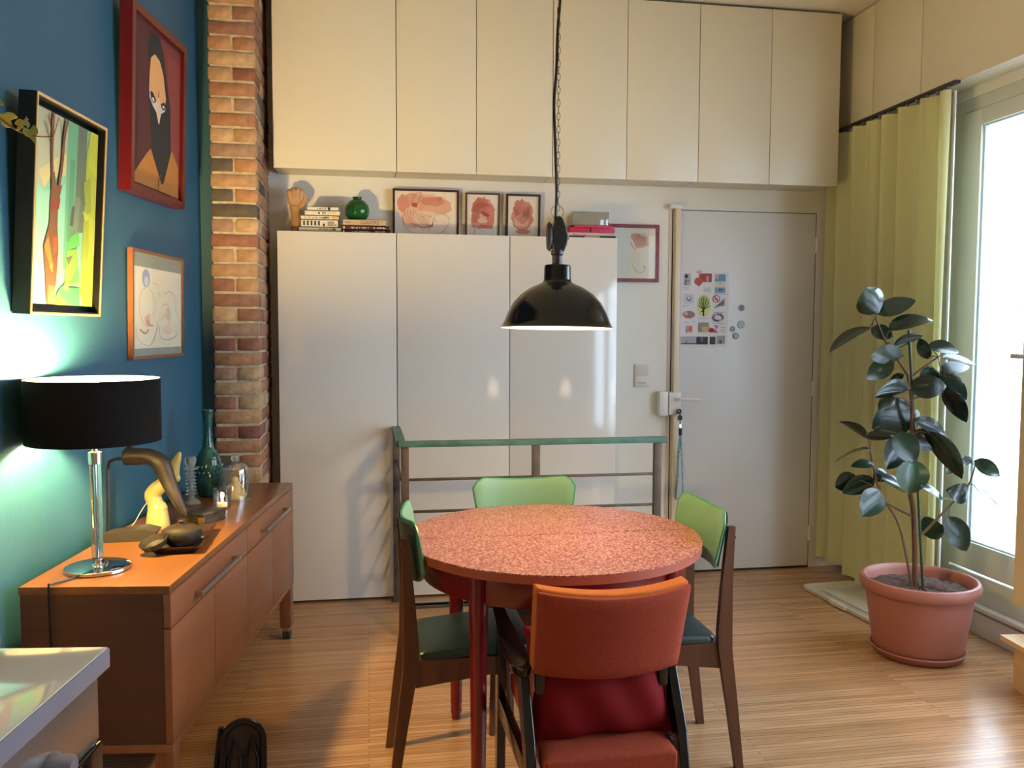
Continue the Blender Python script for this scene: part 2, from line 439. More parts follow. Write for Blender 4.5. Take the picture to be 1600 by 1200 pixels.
bm = bmesh.new(); bx(bm, 1.655, 1.708, -.055, 0, .935, 1.075, .006); bx(bm, 1.712, 1.785, -.06, -.012, .94, 1.07, .006)
lk = part('lock_case', bm, satin_white, d1)
part('lever', tube(spline([(1.752, -.06, 1.032), (1.755, -.095, 1.034), (1.79, -.1, 1.034), (1.89, -.098, 1.028)], 5), .0085, 10), satin_white, d1)
bm = lathe([(0, 0), (.016, 0), (.016, .012), (0, .012)], 16, M=Matrix.Translation((1.762, -.072, .962)) @ Matrix.Rotation(R(90), 4, 'X'))
part('keyhole_plate', bm, chrome, lk)
for z in (1.93, 1.08, .21):
    part('hinge', tube([(DX1 + .006, -.018, z - .045), (DX1 + .006, -.018, z + .045)], .0085, 10), satin_white, d1)

# ---- stairwell below the railing
bm = bmesh.new()
bx(bm, HX0 - .02, HX0, HY0 - .02, HY1 + .02, -1.6, -.121); bx(bm, HX1, HX1 + .02, HY0 - .02, HY1 + .02, -1.6, -.121)
bx(bm, HX0, HX1, HY0 - .02, HY0, -1.6, -.121); bx(bm, HX0, HX1, HY1, HY1 + .02, -1.6, -.121); bx(bm, HX0, HX1, HY0, HY1, -1.62, -1.6)
struct('wall_stairwell', bm, mat('stairwell_plaster', '#6E7480', .8, var=.08, scale=4))
bm = bmesh.new(); bx(bm, HX0 - .03, HX1 + .03, HY1, HY1 + .03, -.02, .006); bx(bm, HX0 - .03, HX1 + .03, HY0 - .03, HY0, -.02, .006); bx(bm, HX0 - .03, HX0, HY0, HY1, -.02, .006); bx(bm, HX1, HX1 + .03, HY0, HY1, -.02, .006)
struct('trim_2', bm, steel, label='metal edging round the stairwell opening')
for k in range(5):
    struct('stair_tread', box(HX1 - .2 - .21 * k, HX1 - .21 * k, HY0, HY1, -.2 * k - .24, -.2 * k - .2, .003), mat('dark_blue_tread', '#2E3A48', .5, var=.1))

# ================================================================== white cabinets on the back wall
YU = 4.483; ZU = 2.231
def wall_cabinet(x0, seams, x1, label):
    t = thing('wall_cabinet', label, 'cabinet', (x0, YB, ZU), 0, 'white wall cabinets under the ceiling')
    w = x1 - x0; h = ZC - .006 - ZU
    part('body', box(.001, w - .001, YU + .02 - YB, -.001, .012, h, .002), cab_white, t)
    xs = [0] + [s - x0 for s in seams] + [w]
    part('door_joint', box(.003, w - .003, YU + .014 - YB, YU + .0199 - YB, .014, h - .004), dark_gap, t)
    for a, b in zip(xs, xs[1:]):
        part('door', box(a + .0015, b - .0015, YU - YB, YU + .018 - YB, 0, h - .012, .0012), cab_white, t)
wall_cabinet(-.452, [], .159, 'single-door white wall cabinet beside the brick pillar')
wall_cabinet(.160, [.570], .974, 'two-door white wall cabinet above the framed red sketches')
wall_cabinet(.975, [1.379], 1.782, 'two-door white wall cabinet above the small box and pink books')
wall_cabinet(1.783, [2.195], 2.604, 'two-door white wall cabinet above the entrance door, next to curtain')
YC = 4.505; ZL = 1.922
for x0, x1, lab in ((-.441, .157, 'tall gloss white cabinet beside the sideboard and brick pillar'),
                    (.159, .751, 'middle tall gloss white cabinet of three, directly behind the railing corner'),
                    (.753, 1.341, 'tall gloss white cabinet next to the light switch')):
    t = thing('tall_cabinet', lab, 'cabinet', (x0, YB, 0), 0, 'tall gloss white cabinets')
    w = x1 - x0
    part('body', box(0, w, YC + .02 - YB, -.001, .02, ZL, .0015), cab_white, t)
    part('plinth', box(.01, w - .01, YC + .035 - YB, -.01, 0, .02), dark_gap, t)
    part('door_joint', box(.002, w - .002, YC + .0165 - YB, YC + .0199 - YB, .02, ZL - .003), dark_gap, t)
    part('door', box(.001, w - .001, YC - YB, YC + .016 - YB, .014, ZL - .001, .0012), gloss_white, t)
# high cupboards over the window
XP = 2.71
for a, b, lab in ((4.335, 4.744, 'narrow high cupboard front in the corner above the curtain'),
                  (3.925, 4.333, 'high white cupboard front above the middle of the curtain'),
                  (2.95, 3.923, 'wide high white cupboard above the balcony door'),
                  (1.9, 2.948, 'high white cupboard above the fixed glazing')):
    t = thing('high_cupboard', lab, 'cupboard', (XP, a, 2.58))
    part('body', box(.02, XR - XP - .002, .001, b - a - .001, 0, ZC - 2.582, .001), cab_white, t)
    part('door', box(0, .0195, .0015, b - a - .0015, .0, ZC - 2.59, .0012), cab_white, t)

# ================================================================== things on the tall cabinets
TOPZ = ZL
paper = mat('book_paper', '#D8CDB4', .85, var=.05, scale=40)
def book(x0, z0, w, h, depth, col, label, name='book', yf=4.545, marks=None, rz=0.0, text=None, group=None):
    t = thing(name, label, 'book', (x0, yf, z0), rz, group)
    cm = mat('cover_' + col.strip('#'), col, .45, var=.03, scale=20)
    bm = bmesh.new()
    bx(bm, 0, w, 0, depth, 0, .0022); bx(bm, 0, w, 0, depth, h - .0022, h); bx(bm, 0, w, 0, .0025, 0, h)
    part('cover', bm, cm, t)
    part('pages', box(.003, w - .003, .003, depth - .003, .0024, h - .0024), paper, t)
    if marks: prints('spine_lettering', marks, 0, t, sx=w, sz=h)['kind'] = 'stuff'
    if text:
        body, xx, size, tm = text
        text_part('spine_title', body, size, tm, t, (xx, -.0005, h / 2))
    return t
def dashes(col, x0, x1, z0, z1, n, seed):
    r = random.Random(seed); out = []; x = x0; st = (x1 - x0) / n
    for k in range(n):
        if r.random() > .16: out.append((col, rect(x0 + k * st, x0 + k * st + st * r.uniform(.45, .85), z0 + r.uniform(0, .08), z1 - r.uniform(0, .12))))
    return out
bz = TOPZ
G = 'white paperbacks stacked by the plaster hand'
book(-.335, bz, .21, .026, .15, '#A9A08C', 'grey-cream book at the bottom of the stack by plaster hand', marks=dashes('#4A443C', .45, .8, .45, .8, 11, 1) + dashes('#22201C', .8, .88, .35, .85, 2, 2), group=G); bz += .026
book(-.325, bz, .185, .038, .15, '#D5CDB6', 'thick white book with big dark upright lettering on its spine', marks=[('#3A3630', rect(.06 + .1 * k, .11 + .1 * k, .2, .85)) for k in range(5)] + [('#2E2A26', ell(.62, .3, .03, .2)), ('#9A9284', rect(.72, .9, .15, .8)), ('#3E5870', rect(.92, .96, .2, .4))], group=G); bz += .038
book(-.325, bz, .19, .021, .14, '#DAD2B8', 'white paperback with a yellow patch at the end of its spine', marks=[('#D8A93C', rect(.84, .98, .1, .9))] + dashes('#6A6256', .1, .55, .35, .7, 12, 4) + dashes('#37322C', .57, .76, .25, .75, 4, 5), group=G); bz += .021
book(-.305, bz, .175, .025, .14, '#DDD5BE', 'white paperback with a bold two-word spine, second in the stack', marks=dashes('#2C2824', .38, .62, .25, .75, 4, 6) + dashes('#8A8274', .68, .9, .4, .65, 8, 7), group=G); bz += .025
book(-.292, bz, .155, .02, .13, '#DED7C2', 'thin white paperback on top of the stack by plaster hand', marks=dashes('#4A443C', .3, .62, .35, .7, 9, 8) + [('#1E1B18', rect(.66, .74, .15, .85))], group=G)
bz = TOPZ
book(-.118, bz, .245, .016, .17, '#3B1B18', 'dark brown hardback at the bottom under the green vase', marks=[('#D8CDB8', ell(.03, .5, .015, .35))] + dashes('#C9BDA4', .2, .6, .35, .75, 16, 9) + dashes('#C9BDA4', .68, .92, .35, .75, 8, 10)); bz += .0162
book(-.116, bz, .24, .022, .17, '#45201B', 'dark red hardback in the middle of the stack under green vase', marks=[('#D8CDB8', ell(.03, .5, .015, .35))] + dashes('#D4C8AE', .17, .56, .3, .72, 15, 11) + dashes('#D4C8AE', .66, .92, .3, .72, 8, 12)); bz += .0222
book(-.114, bz, .218, .032, .17, '#BDA284', 'beige art book lettered LOUVRE under the green glass vase', marks=dashes('#8F7A60', .06, .22, .3, .7, 5, 13), text=('LOUVRE', .088, .026, mat('gilt_letter', '#6F5A3A', .5, var=.05)))
bz += .0322
green_glass = mat('green_glass', '#0F6A2C', .06, trans=.55, ior=1.45, coat=.4, var=.15, scale=9)
single('glass_vase', lathe([(0, 0), (.03, 0), (.045, .006), (.06, .03), (.0645, .055), (.06, .08), (.045, .102), (.027, .112), (.022, .114), (.023, .120), (.0265, .123), (.0255, .125), (.021, .121), (.02, .115), (.042, .1), (.057, .078), (.061, .055), (.056, .03), (.042, .01), (0, .008)], 36), green_glass,
       'round green glass vase standing on the beige book', 'vase', (-.042, 4.632, bz))
# plaster hand: forearm and loosely closed hand
t = thing('hand_sculpture', 'flesh-toned plaster hand standing upright on its forearm, beside white books', 'sculpture', (-.357, 4.63, TOPZ))
bm = tube(spline([(0, 0, 0), (.002, 0, .05), (.0, 0, .105), (-.002, 0, .14)], 5), lerps([.029, .027, .025, .03], 5), 16)
ball((.0, 0, .17), .04, bm, (.98, .6, 1.05))
for dx, kz in ((-.031, .208), (-.011, .219), (.01, .219), (.030, .211)):      # knuckles toward the room, fingers curled to the wall
    tube(spline([(dx * .8, -.012, kz - .045), (dx, -.016, kz - .004), (dx, .004, kz + .012), (dx, .028, kz - .002), (dx * .95, .03, kz - .026), (dx * .9, .012, kz - .03)], 5), lerps([.010, .0112, .0108, .0105, .0098, .009], 5), 10, bm)
tube(spline([(.022, -.008, .135), (.042, -.014, .16), (.05, -.012, .186), (.040, -.006, .206)], 5), lerps([.0135, .0135, .012, .009], 5), 10, bm)
part('cast', bm, mat('tinted_plaster', '#B08A68', .7, var=.1, scale=14), t, remesh=.0024)

# ---- framed sketches leaning on the wall
def picture(name, label, loc, w, h, fw, depth, fm, items, mat_col='#D8D2C4', rot=None, glass=True, group=None, inset=.006, inner=None):
    """local x across, z up, facing -y; the origin is the middle of the bottom edge at the wall side"""
    t = thing(name, label, 'picture', loc, rot=rot, group=group)
    bm = bmesh.new()
    for poly in ([(-w / 2, 0), (w / 2, 0), (w / 2 - fw, fw), (-w / 2 + fw, fw)], [(w / 2, 0), (w / 2, h), (w / 2 - fw, h - fw), (w / 2 - fw, fw)],
                 [(w / 2, h), (-w / 2, h), (-w / 2 + fw, h - fw), (w / 2 - fw, h - fw)], [(-w / 2, h), (-w / 2, 0), (-w / 2 + fw, fw), (-w / 2 + fw, h - fw)]):
        prism(poly, -depth, 0, bm)
    part('frame', bm, fm, t, sharp=20)
    part('sheet', box(-w / 2 + fw * .6, w / 2 - fw * .6, -depth + inset, -.001, fw * .6, h - fw * .6), flat(mat_col), t)
    iw, ih = w - 2 * fw, h - 2 * fw
    if items: prints('picture_print', items, -depth + inset, t, sx=iw, sz=ih, ox=-iw / 2, oz=fw)
    if glass: part('glass', box(-w / 2 + fw * .8, w / 2 - fw * .8, -depth + .001, -depth + .003, fw * .8, h - fw * .8), glass_mat('picture_glass', gloss=.012, edge=.10), t)
    return t
dark_frame = wood('dark_brown_frame', '#2C1510', '#3E2018', 0, rough=.4)
R1, R2, R3 = '#C97B68', '#B25A4C', '#8E3A34'
def blob(cx, cz, rx, rz, seed, n=26, rough=.12):
    r = random.Random(seed); return [(cx + rx * (1 + r.uniform(-rough, rough)) * math.cos(2 * PI * k / n), cz + rz * (1 + r.uniform(-rough, rough)) * math.sin(2 * PI * k / n)) for k in range(n)]
sk1 = [('#E3D5C6', rect(0, 1, 0, 1)), ('#E0BDA6', blob(.45, .72, .42, .25, 1)), ('#D69E86', blob(.3, .72, .27, .22, 2)), ('#D9A88F', blob(.62, .68, .3, .22, 3)), ('#D08D77', blob(.14, .72, .1, .2, 4)),
       ('#CE8C76', blob(.6, .78, .2, .1, 21)), ('#DDB39C', blob(.28, .42, .16, .24, 22)), ('#E2C4AE', blob(.5, .38, .22, .2, 5)), ('#E6D6C6', blob(.72, .3, .16, .2, 6)), ('#A8564A', [(.26, .74), (.37, .74), (.35, .64), (.28, .65)]), ('#C07B68', blob(.72, .84, .04, .05, 7, 12))]
for k in range(7): sk1 += stroke('#B9705E', [(.15 + .045 * k, .62 - .02 * k), (.19 + .05 * k, .36), (.4 + .03 * k, .2), (.62, .22 + .02 * k)], .007)
for k in range(4): sk1 += stroke('#C4806C', [(.4, .6 + .06 * k), (.55, .72 + .05 * k), (.72, .78 + .03 * k)], .008)
sk1 += stroke('#7E5A4C', [(.12, .45), (.16, .2), (.35, .03), (.6, .0), (.8, .15), (.88, .38), (.8, .5), (.66, .46), (.6, .3)], .006)
sk1 += stroke('#7E5A4C', [(.26, .75), (.32, .92), (.42, .97), (.4, .84), (.36, .74)], .007) + stroke('#B56E5C', [(.55, .12), (.55, .2), (.53, .28)], .006)
sk1 += stroke('#A8604F', [(.42, .42), (.5, .46), (.62, .4), (.68, .3)], .007) + stroke('#A8604F', [(.4, .38), (.46, .52)], .007)
picture('framed_sketch', 'wide framed red chalk sketch leaning on the wall, largest of three', (.3245, 4.7395, TOPZ), .358, .262, .0115, .018, dark_frame, sk1, '#E3D5C6', rot=(R(4), 0, 0), group='red chalk sketches on the tall cabinets')
sk2 = [('#DCD3C6', rect(0, 1, 0, 1)), ('#C9897A', blob(.5, .58, .38, .36, 11)), ('#BE6E62', blob(.45, .68, .3, .24, 12)), ('#CFA091', blob(.58, .5, .18, .1, 13)), ('#C27A6C', blob(.75, .5, .14, .3, 14)), ('#C98A7A', blob(.24, .42, .12, .2, 15)), ('#D6B2A2', blob(.5, .4, .16, .06, 16)),
       ('#9E463E', [(.42, .62), (.6, .6), (.74, .53), (.68, .48), (.5, .53)]), ('#C47C6C', blob(.62, .28, .2, .06, 17))]
for k in range(5): sk2 += stroke('#A85A4E', [(.18 + .03 * k, .35), (.2 + .05 * k, .68), (.45, .82 - .03 * k), (.75 - .03 * k, .75)], .012)
sk2 += stroke('#8A5548', [(.25, .08), (.24, .16), (.28, .17)], .014) + stroke('#9E5A4E', [(.4, .33), (.5, .28), (.62, .3)], .012)
picture('framed_sketch', 'small framed red chalk face sketch in a lighter brown frame, between two others', (.6345, 4.7395, TOPZ), .19, .252, .0095, .016, wood('brown_frame', '#4A2E1E', '#5C3B26', 0, rough=.4), sk2, '#DCD3C6', rot=(R(4), 0, 0), group='red chalk sketches on the tall cabinets')
sk3 = [('#DAD2C5', rect(0, 1, 0, 1)), ('#CDC3B4', rect(.9, 1, 0, 1)), ('#CC9080', blob(.48, .55, .36, .36, 31)), ('#C07467', blob(.38, .66, .2, .26, 32)), ('#C98474', blob(.6, .62, .22, .24, 33)), ('#D3A392', blob(.45, .4, .22, .18, 34)), ('#C58273', blob(.5, .16, .24, .06, 35))]
for k in range(8): sk3 += stroke('#9C5247', [(.2 + .07 * k, .75), (.25 + .05 * k, .5), (.5, .35 + .04 * k), (.72, .55 + .03 * k)], .011)
sk3 += stroke('#9C5247', [(.15, .5), (.2, .3), (.45, .2), (.7, .28), (.78, .5)], .012)
picture('framed_sketch', 'small framed red scribbled sketch nearest the hanging lamp cord', (.8605, 4.7395, TOPZ), .193, .252, .0115, .018, dark_frame, sk3, '#DAD2C5', rot=(R(4), 0, 0), group='red chalk sketches on the tall cabinets')

# ---- books, folder and clear box at the right end
bz = TOPZ
book(1.075, bz, .265, .012, .16, '#2A2430', 'thin dark notebook with pink middle at the bottom by hanging lamp', marks=[('#C9A594', rect(.35, .66, .1, .9))], rz=R(-2)); bz += .0122
book(1.078, bz, .255, .018, .16, '#C9A79C', 'pale pink book under the magenta folder', marks=dashes('#B04A58', .1, .4, .2, .5, 6, 40), rz=R(1)); bz += .0182
t = thing('magenta_folder', 'magenta folder box closed with a black ribbon', 'folder', (1.085, 4.545, bz), R(-1))
part('folder_box', box(0, .25, 0, .16, 0, .026, .002), mat('magenta_card', '#B01C4A', .45, var=.05), t)
part('ribbon', box(.112, .118, -.0012, .1612, -.0005, .0268), black_metal, t); bz += .0272
t = thing('pink_notebook', 'slim pink notebook under the clear box', 'notebook', (1.112, 4.55, bz))
part('cover', box(0, .205, 0, .15, 0, .012, .002), mat('pink_card', '#B5304F', .5, var=.05), t); bz += .0125
t = thing('clear_box', 'small clear plastic box holding grey paper on top of pink notebook', 'box', (1.1, 4.56, bz))
part('shell', box(0, .205, 0, .13, .0, .072, .003), glass_mat('clear_plastic', (.86, .87, .84, 1), .06), t)
part('paper_block', box(.006, .199, .006, .124, .003, .062), mat('grey_paper', '#A7A294', .8, var=.08, scale=20), t)
bm = bmesh.new()
for (a, b) in (((0, 0, .072), (.205, 0, .072)), ((.205, 0, .072), (.205, 0, 0)), ((0, 0, .072), (0, 0, 0))): tube([a, b], .0015, 6, bm)
part('edge', bm, mat('plastic_edge', '#8E8A7E', .3, var=.05), t)

# ---- framed sketch hung on the wall behind the cabinet edge
red_frame = mat('mottled_red_frame', '#6A1F26', .4, col2='#8E3A3E', scale=30)
sk4 = [('#CFCDBC', rect(0, 1, 0, 1)), ('#C9CCC6', rect(0, .42, 0, 1)), ('#D6CDBA', rect(.44, 1, 0, 1)), ('#C9A493', blob(.68, .72, .16, .12, 51)), ('#C4988A', blob(.56, .82, .1, .08, 52))]
for k in range(6): sk4 += stroke('#B0705F', [(.48 + .05 * k, .9), (.52 + .06 * k, .78), (.6 + .05 * k, .66)], .01)
sk4 += stroke('#8A7468', [(.46, .72), (.5, .64), (.56, .58)], .014) + stroke('#8A8474', [(.5, .28), (.56, .16), (.7, .12), (.78, .2)], .008) + stroke('#8A8474', [(.74, .26), (.78, .2)], .016)
t = picture('wall_sketch', 'red-framed pale sketch hung on the white wall beside the door', (1.495, YB - .001, 1.7), .315, .325, .02, .02, red_frame, sk4, '#CFCDBC')

# ---- light switch
t = thing('light_switch', 'white double light switch on the wall next to the door', 'switch', (1.562, YB, 1.166))
part('plate', box(-.042, .042, -.010, 0, -.065, .065, .003), mat('switch_plastic', '#CFCBC2', .4, var=.02), t)
part('rocker', box(-.036, .036, -.014, -.009, -.002, .058, .002), mat('switch_rocker', '#C6C0B6', .35, var=.02), t)
part('rocker', box(-.036, .036, -.0135, -.009, -.058, -.004, .002), mat('switch_plastic', '#CFCBC2', .4), t)
prints('small_lettering', [('#4A4A4C', rect(-.028 + .0075 * k, -.023 + .0075 * k, -.045, -.040)) for k in range(7)], -.0136, t)

# ---- picture sheet on the door
t = thing('picture_sheet', 'white sheet of small pictures and captions taped to the door', 'poster', (1.785, YB - .0125, 1.326))
part('sheet', box(0, .294, -.0012, 0, 0, .443), flat('#D6D5DA'), t)
W_, H_ = .294, .443
def P(px, py): return ((px - 160) / 545.0, 1 - (py - 175) / 925.0)      # measured on an enlarged view of the sheet
def prect(c, x0, y0, x1, y1): a, b = P(x0, y0), P(x1, y1); return (c, rect(a[0], b[0], b[1], a[1]))
def pell(c, x, y, rx, ry, n=18): a = P(x, y); return (c, ell(a[0], a[1], rx / 545.0, ry / 925.0, n))
it = [prect('#A9A3AE', 195, 208, 275, 355), pell('#22222A', 226, 242, 17, 22), prect('#3A3A44', 215, 280, 225, 345), prect('#77727E', 210, 290, 262, 305),
      prect('#9C4A52', 368, 205, 512, 310), prect('#C9908A', 450, 235, 480, 305), pell('#B8564E', 362, 302, 48, 48, 14), pell('#C9A9A4', 370, 192, 32, 26), prect('#4A3A34', 362, 335, 372, 365),
      prect('#6F8FB4', 545, 212, 670, 300), prect('#A9AEB8', 545, 212, 590, 270), prect('#CFC9C8', 545, 305, 668, 370), pell('#A4484A', 606, 325, 8, 8, 8), prect('#7FA0C0', 548, 372, 668, 440), prect('#4A74A8', 590, 385, 640, 415),
      prect('#BFC0CE', 200, 452, 312, 568), pell('#5A5C6E', 258, 512, 24, 28), pell('#D0D0DA', 258, 506, 14, 18),
      prect('#BFC2CA', 420, 370, 505, 430), pell('#C9D080', 428, 590, 76, 134, 26), pell('#9FB070', 428, 540, 60, 60, 20),
      pell('#A8484C', 566, 510, 44, 46, 22), pell('#D4D0D6', 566, 510, 34, 36, 22)]
a, b = P(540, 485), P(592, 535); it += [('#A8484C', [(a[0], a[1]), (a[0] + .02, a[1] + .008), (b[0], b[1]), (b[0] - .02, b[1] - .008)])]
it += stroke('#5A4A4C', [P(545, 512), P(584, 512)], .012)
it += [prect('#23301E', 415, 612, 432, 720)] + sum([stroke('#33402A', [P(424, 640), P(424 + dx, 600 + dy)], .012) for dx, dy in ((-50, -40), (-30, -90), (0, -110), (30, -85), (55, -45), (-65, -10), (68, -5))], [])
it += sum([stroke('#23301E', [P(422, 650), P(398, 665)], .02)], [])
it += [('#8A8284', [P(545, 615), P(660, 500), P(662, 590)])] + [prect('#6A6266', 545 + 22 * k, 612 - 20 * k, 560 + 22 * k, 622 - 14 * k) for k in range(5)]
it += [pell('#B06C66', 260, 702, 66, 45, 20), pell('#8E7488', 285, 700, 36, 30, 14), pell('#C9A096', 225, 690, 22, 20, 12)]
for k in range(12):
    an = 2 * PI * k / 12; it.append(pell(['#A84A44', '#C4746A', '#D2A09A', '#4A6A86', '#3A5878', '#5A8AA8'][k % 6], 588 + 55 * math.cos(an), 735 + 40 * math.sin(an), 13, 15, 8))
it += [prect('#C98A74', 238, 835, 298, 915), prect('#B8645A', 258, 855, 285, 895), prect('#8E8A88', 372, 795, 480, 908), prect('#C9A070', 410, 850, 480, 908), pell('#B01038', 515, 888, 32, 28, 14), ('#B87888', [P(540, 830), P(602, 830), P(560, 880), P(604, 920), P(540, 920), P(580, 875)])]
it += [prect('#A8A6B4', 170, 965, 345, 1060), prect('#3A3C4C', 348, 968, 480, 1062), prect('#6A6C80', 400, 968, 425, 1030), prect('#45444C', 500, 968, 566, 1062), prect('#9A979E', 580, 955, 676, 1058), prect('#55555E', 610, 1010, 640, 1050), prect('#4A4A58', 180, 1045, 345, 1060), prect('#77798A', 230, 1010, 245, 1045)]
for (x, y, n) in ((185, 378, 4), (195, 400, 3), (190, 590, 4), (190, 610, 2), (215, 790, 2), (300, 785, 2), (550, 450, 8), (520, 805, 7), (620, 850, 3), (620, 875, 3), (620, 900, 3), (365, 740, 6), (540, 670, 7)):
    it += [prect('#8E8C98', x + 20 * k, y, x + 20 * k + 13, y + 7) for k in range(n)]
prints('picture_print', it, -.0012, t, sx=W_, sz=H_)

# ---- four round magnets
for (x, z, r, lab, c1, c2) in ((2.162, 1.558, .0195, 'grey round magnet with dark centre, highest on the door', '#8E97A8', '#6E7788'), (2.16, 1.461, .0235, 'largest pale grey-blue round magnet on the door', '#9AA6B4', '#AAB6C2'),
                          (2.108, 1.435, .0185, 'small pale grey round magnet beside the largest magnet', '#A3AEBB', '#7C8898'), (2.129, 1.394, .018, 'white round magnet with dark ring on the door', '#3E4252', '#C9CBD2')):
    t = thing('magnet', lab, 'magnet', (x, YB - .012, z), 0, 'round magnets on the door')
    part('disc', lathe([(0, 0), (r, 0), (r, .004), (r * .92, .0055), (0, .0055)], 24, M=Matrix.Rotation(R(90), 4, 'X')), mat('magnet_' + c1[1:], c1, .35, var=.03), t)
    prints('disc_print', [(c2, ell(0, 0, r * .68, r * .68)), ('#4A5260' if r < .0195 and c1 == '#3E4252' else c1, ell(0, 0, r * .26, r * .26))], -.0056, t)

# ---- keys and lanyard hanging from the lock
t = thing('key_lanyard', 'teal lanyard with black clip and keys hanging from the door lock', 'lanyard', (1.765, YB - .09, .955))
part('key', prism([(-.004, .01), (.004, .01), (.004, -.012), (.014, -.02), (.016, -.036), (.004, -.046), (-.012, -.042), (-.016, -.028), (-.004, -.014)], -.002, .002), chrome, t)
part('key_ring', tube([(.013 * math.cos(a * PI / 8), .004 * math.sin(a * PI / 8), -.05 + .013 * math.sin(a * PI / 8)) for a in range(17)], .0014, 6), chrome, t)
part('key', prism([(.0, -.05), (.012, -.055), (.012, -.085), (.004, -.09), (.0, -.08)], .004, .007), chrome, t)
part('clip', box(-.004, .014, -.006, .006, -.128, -.088, .003), black_metal, t)
lan_m = mat('teal_webbing', '#2E6E70', .75, col2='#8FB0B0', scale=60)
for sx_, tw in ((-1, .5), (1, -.4)):
    ctr = spline([(.004, .0, -.125), (.004 + .008 * sx_, .0, -.22), (.006 + .017 * sx_, .004 * sx_, -.36), (.004 + .022 * sx_, .002, -.49)], 6)
    def fl(u, v, s, ctr=ctr, sx_=sx_):
        p = ctr[min(int(u * (len(ctr) - 1) + .5), len(ctr) - 1)]; an = .9 * sx_ * u
        return p + Vector((math.cos(an) * (v - .5) * .013, math.sin(an) * (v - .5) * .013, 0)) + Vector((0, .0012 * s, 0))
    part('strap', slab(fl, 18, 1), lan_m, t)
part('strap', box(-.02, .03, -.003, .002, -.502, -.488, .002), lan_m, t)

# ================================================================== curtain
t = thing('curtain', 'long lime green curtain bunched in folds beside the balcony door', 'curtain', (2.688, 3.665, 0))
def curtain_material():
    m = bpy.data.materials.new('lime_green_linen'); m.use_nodes = True; nt = m.node_tree
    b = nt.nodes['Principled BSDF']; o = nt.nodes['Material Output']
    b.inputs['Base Color'].default_value = hexc('#9C9C4A'); b.inputs['Roughness'].default_value = .85; b.inputs['Sheen Weight'].default_value = .2
    tc = nt.nodes.new('ShaderNodeTexCoord'); n = nt.nodes.new('ShaderNodeTexNoise'); n.inputs['Scale'].default_value = 220
    nt.links.new(tc.outputs['Object'], n.inputs['Vector'])
    rp = nt.nodes.new('ShaderNodeValToRGB'); rp.color_ramp.elements[0].color = hexc('#DAD9A8'); rp.color_ramp.elements[1].color = hexc('#E6E4B8')
    nt.links.new(n.outputs['Fac'], rp.inputs[0]); nt.links.new(rp.outputs[0], b.inputs['Base Color'])
    tr = nt.nodes.new('ShaderNodeBsdfTranslucent'); tr.inputs[0].default_value = hexc('#E8E8C0')
    mx = nt.nodes.new('ShaderNodeMixShader'); mx.inputs[0].default_value = .4
    nt.links.new(b.outputs[0], mx.inputs[1]); nt.links.new(tr.outputs[0], mx.inputs[2]); nt.links.new(mx.outputs[0], o.inputs[0])
    return m
CW = 1.055
def cur(u, v, s):
    y = u * CW; amp = .022 + .012 * v
    ph = 2 * PI * (u * 7.2 + .16 * math.sin(u * 11) + .03 * math.sin(v * 4))
    x = -amp * (math.sin(ph) + .28 * math.sin(2.3 * ph + 1.0)) - .012 * (1 - v)
    hem = .047 + .014 * math.sin(u * 9) * (1 if u < .8 else .4) + .02 * (u > .75)
    z = hem + (2.548 - hem) * v
    return Vector((x + (.0025 if s else 0), y + .006 * math.sin(ph * 2) - .02 * (1 - v) * (1 - u), z))
cobj = part('drape', slab(cur, 150, 24), curtain_material(), t, sharp=80)
bm = bmesh.new()
part('lining_edge', box(.012, .018, -.016, -.004, .06, 2.54), mat('white_lining', '#C9CDD2', .8, var=.03), t)
for k in range(14):
    y = .02 + k * (CW - .05) / 13
    part('glider', box(-.006, .006, y - .008, y + .008, 2.546, 2.566, .002), mat('grey_glider', '#6E6A72', .5, var=.05), t)
single('curtain_track', box(-.014, .018, 0, 1.115, 0, .014, .002), mat('dark_track', '#3A3436', .4, .3, var=.08), 'dark curtain track under the high cupboards', 'curtain rail', (2.688, 3.625, 2.566))

# ================================================================== sideboard on the left
SB = Vector((-.939, 2.486, 0)); SBL, SBD, SBZ0, SBZ = 1.597, .405, .254, .721
oak_top = wood('cherry_top', '#643E1E', '#724826', 1, 16, .3, .15)
oak = wood('cherry_front', '#71482F', '#7F5238', 1, 16, .38)
oak_shaded = wood('cherry_side_shaded', '#3C2218', '#482A1D', 0, 16, .45)  # same cherry, darkened: shade on the near end put into the colour
sb = thing('sideboard', 'low cherry-wood sideboard on castors along the blue wall', 'sideboard', SB, ROT_L)
part('top', box(0, SBD, 0, SBL, SBZ - .022, SBZ, .0015), oak_top, sb)
bm = bmesh.new(); bx(bm, .002, SBD - .02, .004, .024, SBZ0, SBZ - .0225); bx(bm, .002, SBD - .02, SBL - .024, SBL - .004, SBZ0, SBZ - .0225)
bx(bm, .002, SBD - .02, .024, SBL - .024, SBZ0 + .02, SBZ0 + .04); bx(bm, .002, .012, .024, SBL - .024, SBZ0 + .04, SBZ - .0225)
part('carcass', bm, oak_shaded, sb)
part('bottom_rail', box(.0, SBD, 0, SBL, SBZ0 - .004, SBZ0 + .019, .001), oak, sb)
zd = .600
for k in range(2):
    y0 = .002 + k * SBL / 2
    dr = part('drawer', box(SBD - .019, SBD + .001, y0 + .0015, y0 + SBL / 2 - .0035, zd + .002, SBZ - .024, .001), oak, sb)
    bm = bmesh.new(); yc = y0 + SBL / 4 + .005
    bx(bm, SBD + .022, SBD + .03, yc - .21, yc + .21, zd + .03, zd + .045, .001); bx(bm, SBD, SBD + .024, yc - .2, yc - .19, zd + .031, zd + .044); bx(bm, SBD, SBD + .024, yc + .19, yc + .2, zd + .031, zd + .044)
    part('handle', bm, steel, dr)
